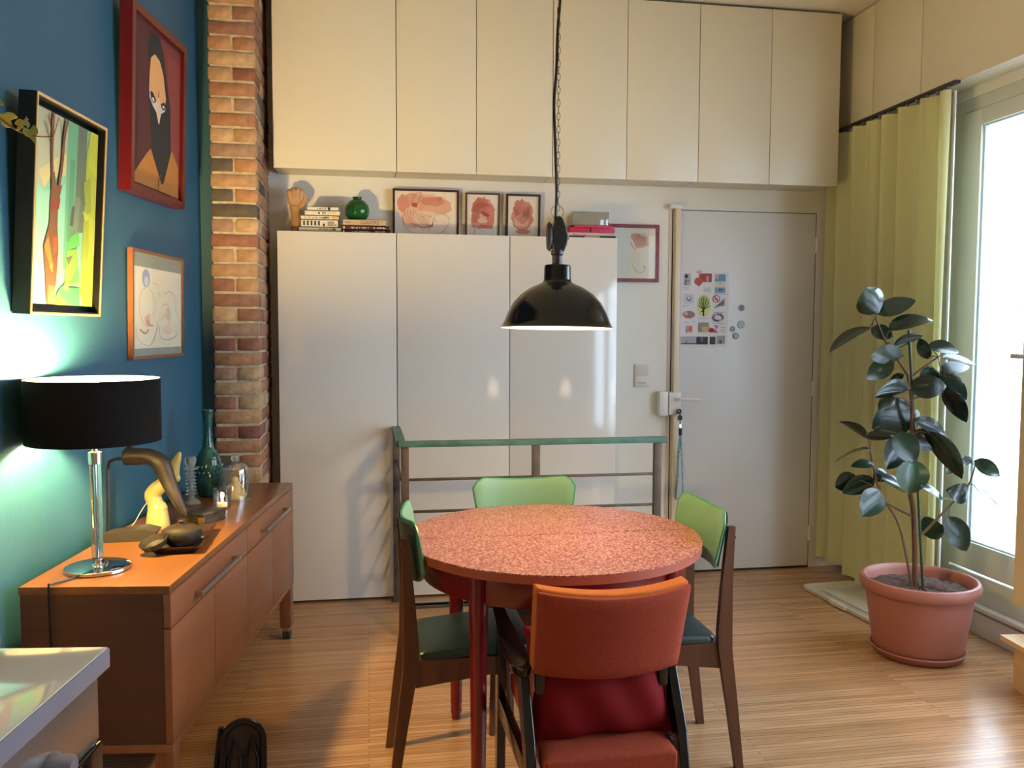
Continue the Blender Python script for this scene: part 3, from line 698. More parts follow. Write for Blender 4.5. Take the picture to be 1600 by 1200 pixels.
for k in range(4):
    y0 = k * SBL / 4
    part('door', box(SBD - .019, SBD + .001, y0 + .002, y0 + SBL / 4 - .0015, SBZ0 + .021, zd - .002, .001), oak, sb)
rub = mat('castor_rubber', '#26262A', .6, var=.1)
for (y0, x0) in ((.03, .01), (SBL - .09, .01), (.03, SBD - .06), (SBL - .063, SBD - .052)):
    lg = part('leg', box(x0, x0 + .05, y0, y0 + .058, .062, SBZ0 - .004, .002), oak_shaded if x0 < .1 else oak, sb)
    bm = bmesh.new(); bx(bm, x0 + .008, x0 + .042, y0 + .006, y0 + .05, .042, .062, .003)
    part('castor_fork', bm, steel, lg)
    for dx in (.009, .028):
        bm = lathe([(0, 0), (.022, 0), (.024, .003), (.024, .011), (.022, .014), (0, .014)], 20, M=Matrix.Translation((x0 + dx, y0 + .03, .0242)) @ Matrix.Rotation(R(90), 4, 'Y'))
        part('wheel', bm, rub, lg)

def on_sb(along, out, z=SBZ): p = SB + UD * along + ND * out; return (p.x, p.y, z)
# ---- table lamp
LX, LY = .172, .134
t = thing('table_lamp', 'lit table lamp with wide black drum shade and clear stem on the sideboard', 'lamp', on_sb(LX, LY + .006))
part('base', lathe([(0, 0), (.088, 0), (.0905, .003), (.0905, .011), (.086, .0135), (.02, .0145), (.016, .02), (.016, .034), (0, .034)], 56), chrome, t)
clear = mat('clear_acrylic', '#E9F2EE', .03, trans=.92, ior=1.3, var=.0)
part('stem', lathe([(.004, .034), (.0155, .034), (.0155, .318), (.004, .318)], 24), clear, t)
part('stem_rod', tube([(0, 0, .034), (0, 0, .36)], .0045, 10), chrome, t)
part('stem_cap', lathe([(0, .312), (.0185, .312), (.0185, .346), (.008, .35), (.008, .372), (0, .372)], 24), mat('satin_chrome', '#C2C2BE', .22, 1.0, var=.02), t)
ZS0, ZS1, RS = .378, .560, .181
shade_black = mat('black_shade_fabric', '#060506', .85, var=.2, scale=150, spec=.2)
part('lamp_shade', lathe([(RS - .0012, ZS0), (RS, ZS0), (RS, ZS1), (RS - .0012, ZS1)], 64, close=True), shade_black, t)
part('shade_lining', lathe([(RS - .0032, ZS0 + .001), (RS - .0014, ZS0 + .001), (RS - .0014, ZS1 - .001), (RS - .0032, ZS1 - .001)], 64, close=True), mat('white_lining_fabric', '#F2EBDC', .8, var=.02), t)
bm = bmesh.new()
for k in range(3):
    a = 2 * PI * k / 3 + .4; tube([(.012 * math.cos(a), .012 * math.sin(a), ZS0 + .02), ((RS - .003) * math.cos(a), (RS - .003) * math.sin(a), ZS0 + .02)], .002, 6, bm)
part('spider', bm, chrome, t)
part('socket', lathe([(0, .372), (.017, .372), (.019, .458), (0, .458)], 20), mat('white_socket', '#D8D5CE', .4, var=.02), t)
bulb_glow = mat('lit_bulb', '#FFF4E0', .4, emis='#FFD888', estr=TABLE_E)
part('bulb', lathe([(0, .458), (.013, .46), (.016, .478), (.029, .508), (.03, .525), (.022, .546), (0, .556)], 20), bulb_glow, t)
single('lamp_cord', tube(spline([(-.02, -.085, .004), (-.04, -.13, .004), (-.055, -.168, .0055), (-.054, -.182, -.01), (-.05, -.185, -.2), (-.04, -.2, -.42), (-.03, -.23, -.70)], 8), .0028, 8), black_metal,
       'thin black lamp cord running over the end of the sideboard', 'cord', on_sb(LX, LY + .006, SBZ), ROT_L)

# ---- bronze leg on a wire stand
t = thing('leg_sculpture', 'dark bronze bent leg with pointed foot held on a bent rod', 'sculpture', on_sb(.55, .12), 0)
o0 = Vector(on_sb(.55, .12))
def loc3(p): return Vector(p) - o0
bronze = mat('worn_bronze', '#1F1812', .5, .2, var=.3, scale=22, bump=.15, bscale=50)
wedge = wood('grey_driftwood', '#1C1815', '#27211C', 0, 14, .7)
bm = prism([(-.135, 0), (.04, 0), (.06, .03), (.02, .042), (-.1, .028), (-.14, .012)], -.05, .03)
part('wooden_base', bm, wedge, t)
part('rod', tube(spline([loc3((-.862, 3.035, .735)), loc3((-.862, 3.05, .85)), loc3((-.862, 3.06, .955)), loc3((-.848, 3.06, .982)), loc3((-.80, 3.058, .988))], 6), .0055, 10), black_metal, t)
bm = tube(spline([loc3(p) for p in ((-.812, 3.06, .992), (-.77, 3.06, .992), (-.725, 3.055, .99), (-.69, 3.05, .965), (-.668, 3.045, .91), (-.645, 3.035, .86), (-.618, 3.028, .805), (-.608, 3.025, .785))], 6), lerps([.029, .03, .027, .031, .026, .021, .014, .006], 6), 16)
tube([loc3((-.80, 3.06, 1.0)), loc3((-.79, 3.06, 1.03))], [.02, .008], 10, bm)
part('leg_form', bm, bronze, t, remesh=.004)
# ---- glowing porcelain leg
t = thing('leg_light', 'glowing cream porcelain leg night-light with raised pointed foot', 'lamp', on_sb(.69, .125))
gl = mat('glowing_porcelain', '#8E7E4C', .35, emis='#F2CE5A', estr=.12, var=.02)
bm = lathe([(0, 0), (.038, 0), (.041, .012), (.036, .05), (.032, .07), (.034, .076), (.030, .082), (.028, .09), (0, .1)], 28)
tube(spline([(0, 0, .07), (-.010, 0, .1), (-.016, 0, .122), (.004, -.002, .145), (.032, -.004, .165), (.052, -.006, .19), (.062, -.008, .222), (.073, -.009, .25), (.082, -.009, .272)], 6), lerps([.027, .027, .027, .027, .023, .024, .018, .013, .006], 6), 16, bm)
ball((.068, -.006, .178), .014, bm, (1, .9, 1))
part('porcelain_form', bm, gl, t, remesh=.004)
part('power_cord', tube(spline([(-.03, .02, .1), (-.055, .03, .07), (-.085, .04, .02), (-.1, .05, .002)], 6), .0018, 6), mat('white_flex', '#D9D5CC', .5, var=.03), t)
add_light('leg_light_glow', 'POINT', (-.02, -.09, .05), .12, (1.0, .75, .3), .03, t)
# ---- dark tray with cast-iron pot
t = thing('serving_tray', 'dark rectangular dish with raised rim on the sideboard', 'tray', on_sb(.485, .285), ROT_L + R(8))
dark_lac = mat('dark_lacquer', '#2B1B16', .3, var=.2, scale=14)
bm = bmesh.new()
w, l, h = .078, .165, .024
pts = [(-w, -l), (w, -l), (w, l), (-w, l)]
lo = [bm.verts.new((x * .72, y * .86, 0)) for x, y in pts]; hi = [bm.verts.new((x, y, h)) for x, y in pts]; hi2 = [bm.verts.new((x * .95, y * .97, h)) for x, y in pts]; lo2 = [bm.verts.new((x * .7, y * .84, .006)) for x, y in pts]
bm.faces.new(lo); bm.faces.new(lo2)
for k in range(4):
    j = (k + 1) % 4
    bm.faces.new((lo[k], lo[j], hi[j], hi[k])); bm.faces.new((hi[k], hi[j], hi2[j], hi2[k])); bm.faces.new((hi2[k], hi2[j], lo2[j], lo2[k]))
part('dish', bm, dark_lac, t)
iron = mat('brown_cast_iron', '#1C1814', .55, .2, var=.25, scale=25, bump=.2, bscale=80)
TB = Vector(on_sb(.485, .285)); TA = ROT_L + R(8)
def on_tray(a, o, z=.006): q = Matrix.Rotation(TA, 3, 'Z') @ Vector((o, a, z)); return TB + q
t = thing('iron_pot', 'low brown cast-iron pot with flat lid in the dark dish', 'pot', on_tray(-.06, .004))
part('bowl', lathe([(0, 0), (.034, 0), (.056, .016), (.064, .037), (.060, .053), (.050, .058), (.047, .055), (.055, .038), (.044, .01), (0, .006)], 32), iron, t)
part('lid', lathe([(0, .068), (.022, .067), (.046, .062), (.053, .056), (.049, .0545), (0, .059)], 32), mat('worn_lid', '#2A2019', .5, .2, var=.25, scale=20), t)
part('knob', lathe([(0, .067), (.008, .067), (.007, .075), (.010, .079), (.008, .083), (0, .084)], 14), iron, t)
t = thing('small_bowl', 'small brown bowl tipped against the iron pot', 'bowl', on_tray(-.137, -.058, .017), rot=(R(14), R(-16), 0))
part('bowl', lathe([(0, 0), (.016, 0), (.036, .010), (.045, .03), (.0425, .0305), (.033, .013), (.013, .004), (0, .004)], 28), mat('brown_stoneware', '#241D17', .5, var=.25, scale=16), t)
t = thing('dried_fruit', 'rough grey-brown dried pod lying in the dark dish', 'pod', on_tray(.07, .012, .018))
bm = ball((0, 0, 0), .026, None, (1.0, 1.5, .6), 14); rr = random.Random(5)
for v in bm.verts: v.co *= 1 + rr.uniform(-.12, .12)
part('pod', bm, mat('dried_pod', '#6B5A44', .85, var=.3, scale=30, bump=.4), t)
t = thing('frangipani_flower', 'small cream flower lying in the dark dish', 'flower', on_tray(.005, .04, .014))
for k in range(5):
    a = 2 * PI * k / 5
    part('petal', ball((.011 * math.cos(a), .011 * math.sin(a), 0), .009, None, (1.1, .75, .3), 10), mat('cream_petal', '#DCCFA6', .6, var=.05), t)
part('flower_centre', ball((0, 0, .003), .004, None, (1, 1, .6), 8), mat('yellow_centre', '#C99A3A', .6, var=.05), t)
# ---- small carved box
t = thing('carved_box', 'small dark carved box with gilt side on the sideboard', 'box', on_sb(.80, .255), ROT_L + R(-22))
part('body', box(-.045, .045, -.06, .06, 0, .032, .002), mat('carved_dark_wood', '#1C1611', .45, col2='#4A3C28', scale=55, bump=.4, bscale=80), t)
part('lid', box(-.048, .048, -.063, .063, .0325, .044, .003), mat('dark_lid', '#2A2420', .4, col2='#4A4238', scale=40), t)
part('gilt_panel', box(.02, .0455, -.0625, -.0602, .005, .028, .001), mat('old_gilt', '#A98A4A', .4, .6, var=.3, scale=60), t)
# ---- ringed glass candlestick
clear_glass = glass_mat('drinking_glass', (.97, .98, .97, 1), .10)
prof = [(0, 0), (.036, 0), (.037, .004), (.03, .014), (.016, .022), (.011, .03)]
for k in range(7): z = .034 + k * .014; prof += [(.011, z), (.0225, z + .006), (.011, z + .012)]
prof += [(.012, .137), (.028, .141), (.028, .146), (.013, .149), (.017, .156), (.0225, .172), (.022, .184), (.016, .190), (.010, .188), (0, .186)]
single('glass_candlestick', lathe(prof, 28), mat('cut_glass', '#DDE6E4', .05, trans=.85, ior=1.45, var=.03), 'clear ringed glass candlestick in front of the teal vase', 'candlestick', on_sb(1.125, .1))
# ---- teal vase
prof = [(0, 0), (.036, 0), (.042, .006), (.05, .045), (.0555, .09), (.0555, .125), (.05, .158), (.04, .18), (.026, .2), (.02, .225), (.017, .255), (.0165, .29), (.019, .33), (.0215, .352), (.0235, .36), (.022, .366), (.017, .362), (.013, .3), (0, .28)]
fine = []
for (a, b) in zip(prof, prof[1:]):
    for k in range(5):
        r_ = a[0] + (b[0] - a[0]) * k / 5; z_ = a[1] + (b[1] - a[1]) * k / 5
        fine.append((r_ + (.0009 * math.sin(z_ * 380) if r_ > .015 and z_ < .34 else 0), z_))
fine.append(prof[-1])
t = thing('ceramic_vase', 'tall dark teal glazed vase with banded relief and slim neck', 'vase', on_sb(1.29, .12))
part('vessel', lathe(fine, 40), mat('teal_glaze', '#0B2E2C', .16, coat=.5, col2='#14504A', scale=26), t)
for z_, n in ((.105, 18), (.13, 20)):
    bm = bmesh.new()
    for k in range(n):
        a = 2 * PI * k / n; ball((.0555 * math.cos(a), .0555 * math.sin(a), z_), .0045, bm, (1, 1, 1.2), 6)
    part('relief_band', bm, mat('teal_relief', '#2A6E64', .2, coat=.4, var=.1), t)
# ---- glass cloche with figurine
t = thing('glass_cloche', 'small clear glass cloche with ball knob on the sideboard', 'cloche', on_sb(1.215, .25))
part('dome', lathe([(.054, 0), (.056, 0), (.056, .115), (.053, .132), (.042, .147), (.022, .155), (0, .156), (0, .1545), (.021, .1535), (.041, .1455), (.0515, .131), (.0545, .115), (.0545, 0)], 40), clear_glass, t)
part('knob', ball((0, 0, .172), .0155, None, (1, 1, 1), 18), mat('cut_glass', '#DDE6E4'), t)
part('rim', lathe([(.0545, 0), (.0575, 0), (.0575, .003), (.0545, .003)], 40, close=True), mat('cut_glass', '#DDE6E4'), t)
t = thing('figurine', 'cream seated torso figurine under the glass cloche', 'figurine', on_sb(1.2135, .252))
bm = lathe([(0, 0), (.036, 0), (.04, .012), (.034, .03), (.026, .05), (.022, .066), (0, .075)], 20)
ball((.0, 0, .076), .0165, bm, (1, 1, 1.2), 12); ball((.024, -.01, .018), .02, bm, (1.2, .8, .8), 12); ball((-.024, -.01, .018), .02, bm, (1.2, .8, .8), 12)
tube([(-.022, -.006, .06), (-.034, -.012, .035), (-.02, -.026, .022)], [.009, .008, .007], 8, bm); tube([(.022, -.006, .06), (.034, -.012, .035), (.02, -.026, .022)], [.009, .008, .007], 8, bm)
part('cast', bm, mat('cream_wax', '#D9BE8C', .55, var=.05, scale=20), t, remesh=.003)
# ---- tea light
t = thing('tea_light_glass', 'short glass tumbler with a burning tea light', 'candle', on_sb(1.04, .248))
part('tumbler', lathe([(0, 0), (.031, 0), (.033, .003), (.0355, .078), (.034, .078), (.0315, .006), (0, .006)], 32), clear_glass, t)
part('wax', lathe([(0, .007), (.019, .007), (.019, .02), (0, .02)], 24), mat('lit_wax', '#E8D8B0', .5, emis='#FFC070', estr=.6), t)
part('flame', lathe([(0, .022), (.004, .026), (.0045, .032), (.002, .042), (0, .048)], 12), mat('flame', '#FFE0A0', .5, emis='#FFB45A', estr=22), t)
add_light('tea_light_glow', 'POINT', (0, 0, .045), .25, (1, .6, .25), .008, t)

# ================================================================== pictures on the blue wall
def wall_pic_loc(y, off, z): p = left_pt(y, off, z); return (p.x, p.y, p.z)
black_frame = mat('black_float_frame', '#0B0A0B', .35, var=.1)
# tree painting: float frame with gold lip
GY0, GY1, GZ0, GH = 2.587, 3.032, 1.467, .612
gw = (GY1 - GY0) / math.cos(SK)
t = thing('tree_painting', 'black float-framed painting of a brown forked tree against green and yellow', 'picture', wall_pic_loc((GY0 + GY1) / 2, WALL_L + .003, GZ0), rot=(R(3.6), 0, ROT_PIC))
def ring_frame(w, h, fw, y0, y1):
    bm = bmesh.new()
    for poly in ([(-w / 2, 0), (w / 2, 0), (w / 2 - fw, fw), (-w / 2 + fw, fw)], [(w / 2, 0), (w / 2, h), (w / 2 - fw, h - fw), (w / 2 - fw, fw)],
                 [(w / 2, h), (-w / 2, h), (-w / 2 + fw, h - fw), (w / 2 - fw, h - fw)], [(-w / 2, h), (-w / 2, 0), (-w / 2 + fw, fw), (-w / 2 + fw, h - fw)]): prism(poly, y0, y1, bm)
    return bm
part('frame', ring_frame(gw, GH, .012, -.048, 0), black_frame, t, sharp=20)
lip = ring_frame(gw, GH, .007, -.051, -.0482); part('gilt_lip', lip, mat('pale_gilt', '#B8A078', .35, .5, var=.1), t, sharp=20)
part('backing', box(-gw / 2 + .01, gw / 2 - .01, -.012, 0, .01, GH - .01), black_frame, t)
cw, chh = gw - .075, GH - .062
part('canvas', box(-cw / 2, cw / 2, -.036, -.0125, .031, .031 + chh), flat('#9FC9B4'), t)
A = [('#7FC4B0', rect(0, 1, 0, 1)), ('#A9B7A6', [(0, 1), (.5, 1), (.48, .72), (.3, .8), (.1, .6), (0, .62)]), ('#C9C398', [(.02, .68), (.12, .6), (.2, .66), (.45, .7), (.46, .82), (.3, .78)]), ('#8AD0C2', [(0, .18), (.2, .2), (.22, .6), (.12, .58), (0, .62)]),
     ('#7FCBC0', [(.3, .3), (.46, .28), (.46, .66), (.32, .62)]), ('#BFE6E0', [(0, 0), (.18, 0), (.16, .18), (0, .2)]), ('#6FC0E0', [(0, .02), (.06, .02), (.1, .18), (0, .2)]),
     ('#5FAE8E', [(.45, .2), (.62, .2), (.64, 1), (.47, 1)]), ('#4E9A80', [(.5, .35), (.58, .35), (.6, .8), (.52, .8)]), ('#5D7268', [(.62, .4), (.8, .42), (.8, 1), (.64, 1)]), ('#6E8478', [(.55, .36), (.68, .38), (.72, .62), (.62, .6)]), ('#44564E', [(.54, .44), (.6, .44), (.62, .56), (.57, .54)]),
     ('#56695E', [(.7, .6), (.82, .56), (.8, .72), (.72, .7)]), ('#A9C03A', [(.8, 0), (1, 0), (1, 1), (.86, 1), (.8, .85)]), ('#BACB34', [(.84, .8), (1, .74), (1, 1), (.86, 1)]), ('#8FA63A', [(.76, .7), (.88, .74), (.92, .55), (.82, .52)]), ('#B8C838', [(.76, .54), (1, .5), (1, .3), (.84, .44)]),
     ('#9DB23E', [(.76, .05), (.9, .05), (.88, .5), (.78, .48)]), ('#55B85C', [(.5, .3), (.72, .34), (.7, .42), (.56, .38)]), ('#7DB04A', [(.48, .1), (.74, .12), (.68, .32), (.5, .3)]), ('#5A6E50', [(.49, .26), (.61, .28), (.54, .22)]), ('#4FCB5E', [(.56, .12), (.74, .14), (.7, .22)]),
     ('#3FB868', [(.34, .05), (.42, .1), (.74, .1), (.76, .0), (.5, .0)]), ('#A8C040', [(.3, 0), (.56, 0), (.38, .06)]), ('#6E8858', [(.45, .08), (.55, .08), (.55, .12), (.46, .11)])]
br = '#6E4630'
A += [(br, [(.2, .0), (.3, .0), (.34, .12), (.36, .3), (.33, .42), (.33, .56), (.2, .56), (.2, .42), (.12, .3), (.17, .12)]), ('#8A6A48', [(.22, .0), (.33, .0), (.32, .1), (.22, .1)]), ('#C47A2E', [(.13, .3), (.19, .36), (.28, .2), (.26, .17)]), ('#B84A2C', [(.27, .36), (.35, .36), (.34, .28), (.28, .27)]), ('#E0B020', [(.22, .2), (.27, .22), (.27, .17)]),
      ('#8C2F2A', [(.22, .6), (.32, .62), (.36, .56), (.34, .51), (.23, .5)]), (br, [(.21, .56), (.34, .56), (.38, .64), (.28, .64), (.25, .7), (.2, .68)])]
A += stroke(br, [(.22, .66), (.2, .8), (.2, .99)], .035) + stroke(br, [(.32, .62), (.36, .75), (.38, .9), (.42, .99)], .035)
for (a, b, c, d) in ((.2, .86, .1, .97), (.2, .88, .27, .98), (.19, .8, .05, .93), (.38, .86, .5, .97), (.37, .84, .34, .98), (.2, .9, .16, .99)): A += stroke(br, [(a, b), (c, d)], .012)
def dim(h, f=.74):
    v = [int(h[i:i + 2], 16) for i in (1, 3, 5)]; g = sum(v) / 3
    return '#' + ''.join('%02X' % int(max(0, min(255, (g + (c - g) * .92) * f))) for c in v)
A = [(dim(c), p) for c, p in A]
prints('painting', A, -.036, t, sx=cw, sz=chh, ox=-cw / 2, oz=.031)
# red-framed portrait
PY_0, PY_1, PZ0, PH = 3.324, 3.893, 1.93, .676
pw = (PY_1 - PY_0) / math.cos(SK)
t = thing('portrait_painting', 'deep red framed painting of a veiled figure with pale eyes', 'picture', wall_pic_loc((PY_0 + PY_1) / 2, WALL_L + .003, PZ0), rot=(R(2.2), R(-.8), ROT_PIC))
red_gloss = mat('dark_red_gloss', '#4E0C10', .3, var=.08)
part('frame', ring_frame(pw, PH, .03, -.046, 0), red_gloss, t, sharp=20)
part('canvas', box(-pw / 2 + .02, pw / 2 - .02, -.03, -.002, .02, PH - .02), flat('#4A1A1C'), t)
B = [('#45191C', rect(0, 1, 0, 1)), ('#6E2A28', [(.55, .98), (1, .98), (1, 0), (.8, .0), (.72, .6)]), ('#7A3430', [(.8, .2), (1, .2), (1, .9), (.7, .92)])]
B += [('#1B1E22', [(.3, .88), (.36, .96), (.46, .98), (.56, .95), (.62, .9), (.68, .76), (.78, .58), (.8, .28), (.76, .2), (.64, .06), (.56, .1), (.42, .2), (.36, .45), (.31, .62), (.33, .75)]),
      ('#A3692E', [(.05, .02), (.98, .02), (.98, .22), (.82, .32), (.64, .07), (.6, .07), (.38, .26), (.3, .22), (.05, .06)]),
      ('#1B1E22', [(.38, .27), (.82, .32), (.66, .09), (.58, .1)]),
      ('#C9925E', [(.34, .72), (.36, .81), (.44, .85), (.54, .83), (.62, .76), (.68, .62), (.66, .575), (.54, .545), (.42, .57), (.33, .6)]),
      ('#B9B0A6', [(.34, .6), (.44, .575), (.54, .56), (.67, .57), (.66, .54), (.58, .51), (.53, .43), (.48, .5), (.4, .53), (.34, .57)]),
      ('#C9A88C', [(.5, .6), (.56, .59), (.555, .46), (.53, .43), (.51, .48)]),
      ('#17161A', [(.35, .605), (.4, .61), (.47, .575), (.46, .56), (.42, .545), (.37, .565)]), ('#17161A', [(.57, .57), (.64, .595), (.67, .575), (.65, .545), (.61, .54), (.58, .55)]),
      ('#D9D4CE', [(.385, .575), (.42, .578), (.44, .56), (.41, .555)]), ('#D9D4CE', [(.6, .565), (.63, .572), (.645, .558), (.61, .552)]), ('#8E2E24', [(.515, .64), (.525, .64), (.53, .6), (.51, .6)])]
B += stroke('#6E4420', [(.55, .02), (.54, .08), (.57, .12)], .012)
prints('painting', B, -.03, t, sx=pw - .06, sz=PH - .06, ox=-pw / 2 + .03, oz=.03)
# pencil drawing under glass
DY0, DY1, DZ0_, DH = 3.375, 3.928, 1.309, .416
dw_ = (DY1 - DY0) / math.cos(SK)
C = [('#7E8478', rect(0, 1, 0, 1)), ('#C9C2AA', rect(0, .985, .075, .865)), ('#8A8EA4', ell(.25, .76, .075, .09)), ('#B4B2B4', ell(.255, .73, .04, .05)), ('#C79A8E', [(.22, .38), (.32, .42), (.33, .3), (.24, .28)]), ('#C9AE96', ell(.68, .42, .05, .07)), ('#CDB49E', ell(.68, .25, .1, .05))]
g_ = '#A39C8C'
for s in ([(.24, .67), (.14, .6), (.12, .42), (.2, .3)], [(.28, .67), (.36, .62), (.42, .5), (.36, .4)], [(.36, .72), (.46, .7), (.5, .58)], [(.6, .62), (.7, .66), (.82, .6), (.86, .45)], [(.06, .3), (.1, .16), (.3, .1), (.42, .2), (.46, .34)],
          [(.5, .28), (.52, .18), (.7, .15), (.86, .2), (.84, .3)], [(.55, .5), (.66, .52), (.72, .4), (.66, .3)], [(.5, .35), (.6, .4), (.76, .36)], [(.84, .5), (.92, .4), (.94, .3)]): C += stroke(g_, s, .007)
C += stroke('#A8746A', [(.12, .26), (.22, .22), (.28, .26)], .014) + stroke('#B08070', [(.26, .36), (.3, .3), (.36, .3)], .012)
picture('pencil_drawing', 'thin wood-framed pencil drawing of seated figures on the blue wall', wall_pic_loc((DY0 + DY1) / 2, WALL_L + .002, DZ0_), dw_, DH, .011, .019, wood('walnut_frame', '#6A3E22', '#7E4C2C', 0, rough=.4), C, '#7E8478', rot=(R(1), 0, ROT_PIC))

# ================================================================== trailing ivy in a wall pot by the kitchen pier
iv = left_pt(2.33, WALL_L + .16, 2.02)
t = thing('trailing_ivy', 'ivy shoot with small green leaves reaching in front of the tree painting', 'plant', (iv.x, iv.y, iv.z), ROT_L)
def to_ivy(p): return Matrix.Rotation(-ROT_L, 3, 'Z') @ (Vector(p) - iv)
leafm = mat('ivy_leaf', '#6E7A3C', .5, var=.3, scale=16)
leafm2 = mat('ivy_leaf_pale', '#9A9A48', .5, var=.2, scale=16)
part('wall_pot', lathe([(0, -.12), (.05, -.12), (.072, .0), (.066, .0), (.05, -.02), (0, -.02)], 24, (-.085, -.13, 0)), mat('terracotta_small', '#9A5A3C', .7, var=.1), t)
ivp = [Vector((-.085, -.13, -.02)), Vector((-.05, -.1, .01))] + [to_ivy(p) for p in ((-.99, 2.44, 2.0), (-.93, 2.43, 1.968), (-.885, 2.42, 1.935), (-.84, 2.41, 1.918), (-.79, 2.405, 1.915))]
part('stem', tube(spline(ivp, 6), .0022, 6), mat('ivy_stem', '#5A3A34', .6, var=.2), t)
def ivy_leaf(c, s, ax, up):
    n = ax.cross(up).normalized(); bm = bmesh.new()
    pts = [(0, -.1), (.35, -.35), (.5, 0), (.42, .3), (.2, .45), (0, 1), (-.2, .45), (-.42, .3), (-.5, 0), (-.35, -.35)]
    vs = [[bm.verts.new(c + ax * (y * s) + up * (x * s) + n * (.08 * s * abs(x) * 2 + k * .0008)) for x, y in pts] for k in (0, 1)]
    bm.faces.new(vs[0][::-1]); bm.faces.new(vs[1])
    for k in range(len(pts)): bm.faces.new((vs[0][k], vs[0][(k + 1) % 10], vs[1][(k + 1) % 10], vs[1][k]))
    return bm
for p, s, ax, up, m_ in (((-.90, 2.425, 1.96), .045, (-.9, .1, .35), (.3, .3, .9), leafm2), ((-.875, 2.42, 1.945), .03, (.7, 0, .5), (-.3, .3, .9), leafm2), ((-.845, 2.41, 1.93), .036, (.3, 0, -.9), (.9, .2, .3), leafm), ((-.93, 2.43, 2.0), .032, (-.6, 0, .8), (.8, .2, .5), leafm), ((-.855, 2.405, 1.945), .022, (.2, 0, .95), (.9, .3, -.2), leafm)):
    rot = Matrix.Rotation(-ROT_L, 3, 'Z')
    part('leaf', ivy_leaf(to_ivy(p), s, (rot @ Vector(ax)).normalized(), (rot @ Vector(up)).normalized()), m_, t)

# ================================================================== cooker, bottom left
sc = Vector((-.425, 1.481, 0)); soff = sc.dot(ND)
t = thing('cooker', 'steel cooker with closed glossy white lid beside the sideboard', 'cooker', (sc.x, sc.y, 0), ROT_L)   # local x into the room (front at 0), y along the wall; far corner at 0,0
cd = soff - WALL_L - .04
lid_m = mat('glossy_white_lid', '#B9B3A6', .05, coat=.6, var=.02)
part('lid', box(-cd, 0, -.62, 0, .864, .90, .003), lid_m, t)
part('lid_edge', box(-.0005, .0025, -.62, .0005, .866, .898, .001), mat('lid_edge_grey', '#6E6C76', .25, var=.02), t)
part('body', box(-cd + .01, -.018, -.60, -.018, .0, .862, .003), steel, t)
part('control_panel', box(-.018, -.012, -.60, -.014, .752, .862, .002), steel, t)
od = part('oven_door', box(-.018, -.006, -.60, -.014, .2, .748, .004), mat('black_oven_glass', '#0C0A0B', .06, var=.1), t)
part('oven_handle', tube([(.03, -.56, .715), (.03, -.06, .715)], .008, 12), steel, od)
for y in (-.175, -.27, -.365, -.46):
    M_ = Matrix.Translation((-.012, y, .787)) @ Matrix.Rotation(R(90), 4, 'Y')
    part('knob', lathe([(0, 0), (.021, 0), (.021, .006), (.017, .012), (.016, .03), (.013, .034), (0, .034)], 24, M=M_), mat('grey_knob', '#7A7680', .35, .5, var=.05), t)
# cast-iron arched doorstop on the floor
t = thing('iron_doorstop', 'black cast-iron arched openwork doorstop on the floor near the sideboard', 'doorstop', (-.352, 2.44, 0), R(6))
blk = mat('black_cast_iron', '#141112', .35, .5, var=.2, scale=20, bump=.2, bscale=60)
def arch(w, h, n=14): return [(-w, 0.0)] + [(-w * math.cos(PI * k / n), h - w + w * math.sin(PI * k / n)) for k in range(n + 1)] + [(w, 0.0)]
lean = Matrix.Rotation(R(-10), 4, 'X')
bm = tube([lean @ Vector((x, 0, z)) for x, z in arch(.056, .305)], .010, 10)
part('arch_rim', bm, blk, t)
part('back_plate', prism(arch(.05, .297), .006, .012, M=lean), mat('iron_plate', '#2E2826', .45, .4, var=.3, scale=25, bump=.3, bscale=50), t)
for x in (-.024, .024):
    bm = tube([lean @ Vector((x - .018, -.002, .03)), lean @ Vector((x - .016, -.002, .2)), lean @ Vector((x, -.002, .262)), lean @ Vector((x + .016, -.002, .2)), lean @ Vector((x + .018, -.002, .03))], .005, 8)
    part('lancet_rib', bm, blk, t)
part('side_rib', tube([lean @ Vector((-.06, .02, .29)), lean @ Vector((-.075, .05, .18)), lean @ Vector((-.085, .08, .0))], .008, 8), blk, t)
part('foot', box(-.085, .08, -.02, .11, 0, .016, .004), blk, t)

# ================================================================== dining table
TC = Vector((.606, 2.745, 0)); TR = .484
def laminate():
    m = bpy.data.materials.new('red_crackle_laminate'); m.use_nodes = True; nt = m.node_tree; b = nt.nodes['Principled BSDF']
    tc = nt.nodes.new('ShaderNodeTexCoord'); v = nt.nodes.new('ShaderNodeTexVoronoi'); v.feature = 'DISTANCE_TO_EDGE'; v.inputs['Scale'].default_value = 75
    n = nt.nodes.new('ShaderNodeTexNoise'); n.inputs['Scale'].default_value = 60; n.inputs['Detail'].default_value = 3
    mx = nt.nodes.new('ShaderNodeMixRGB'); mx.inputs[0].default_value = .03
    nt.links.new(tc.outputs['Object'], n.inputs['Vector']); nt.links.new(tc.outputs['Object'], mx.inputs[1]); nt.links.new(n.outputs['Color'], mx.inputs[2]); nt.links.new(mx.outputs[0], v.inputs['Vector'])
    rp = nt.nodes.new('ShaderNodeValToRGB'); e = rp.color_ramp.elements
    e[0].position = .05; e[0].color = hexc('#7C3026'); e[1].position = .22; e[1].color = hexc('#C69080')
    nt.links.new(v.outputs['Distance'], rp.inputs[0]); nt.links.new(rp.outputs[0], b.inputs['Base Color']); b.inputs['Roughness'].default_value = .3
    return m
lam = laminate()
t = thing('dining_table', 'round red dining table with patterned laminate top', 'table', TC)
edge_m = mat('orange_red_edge', '#9A4A34', .4, var=.05)
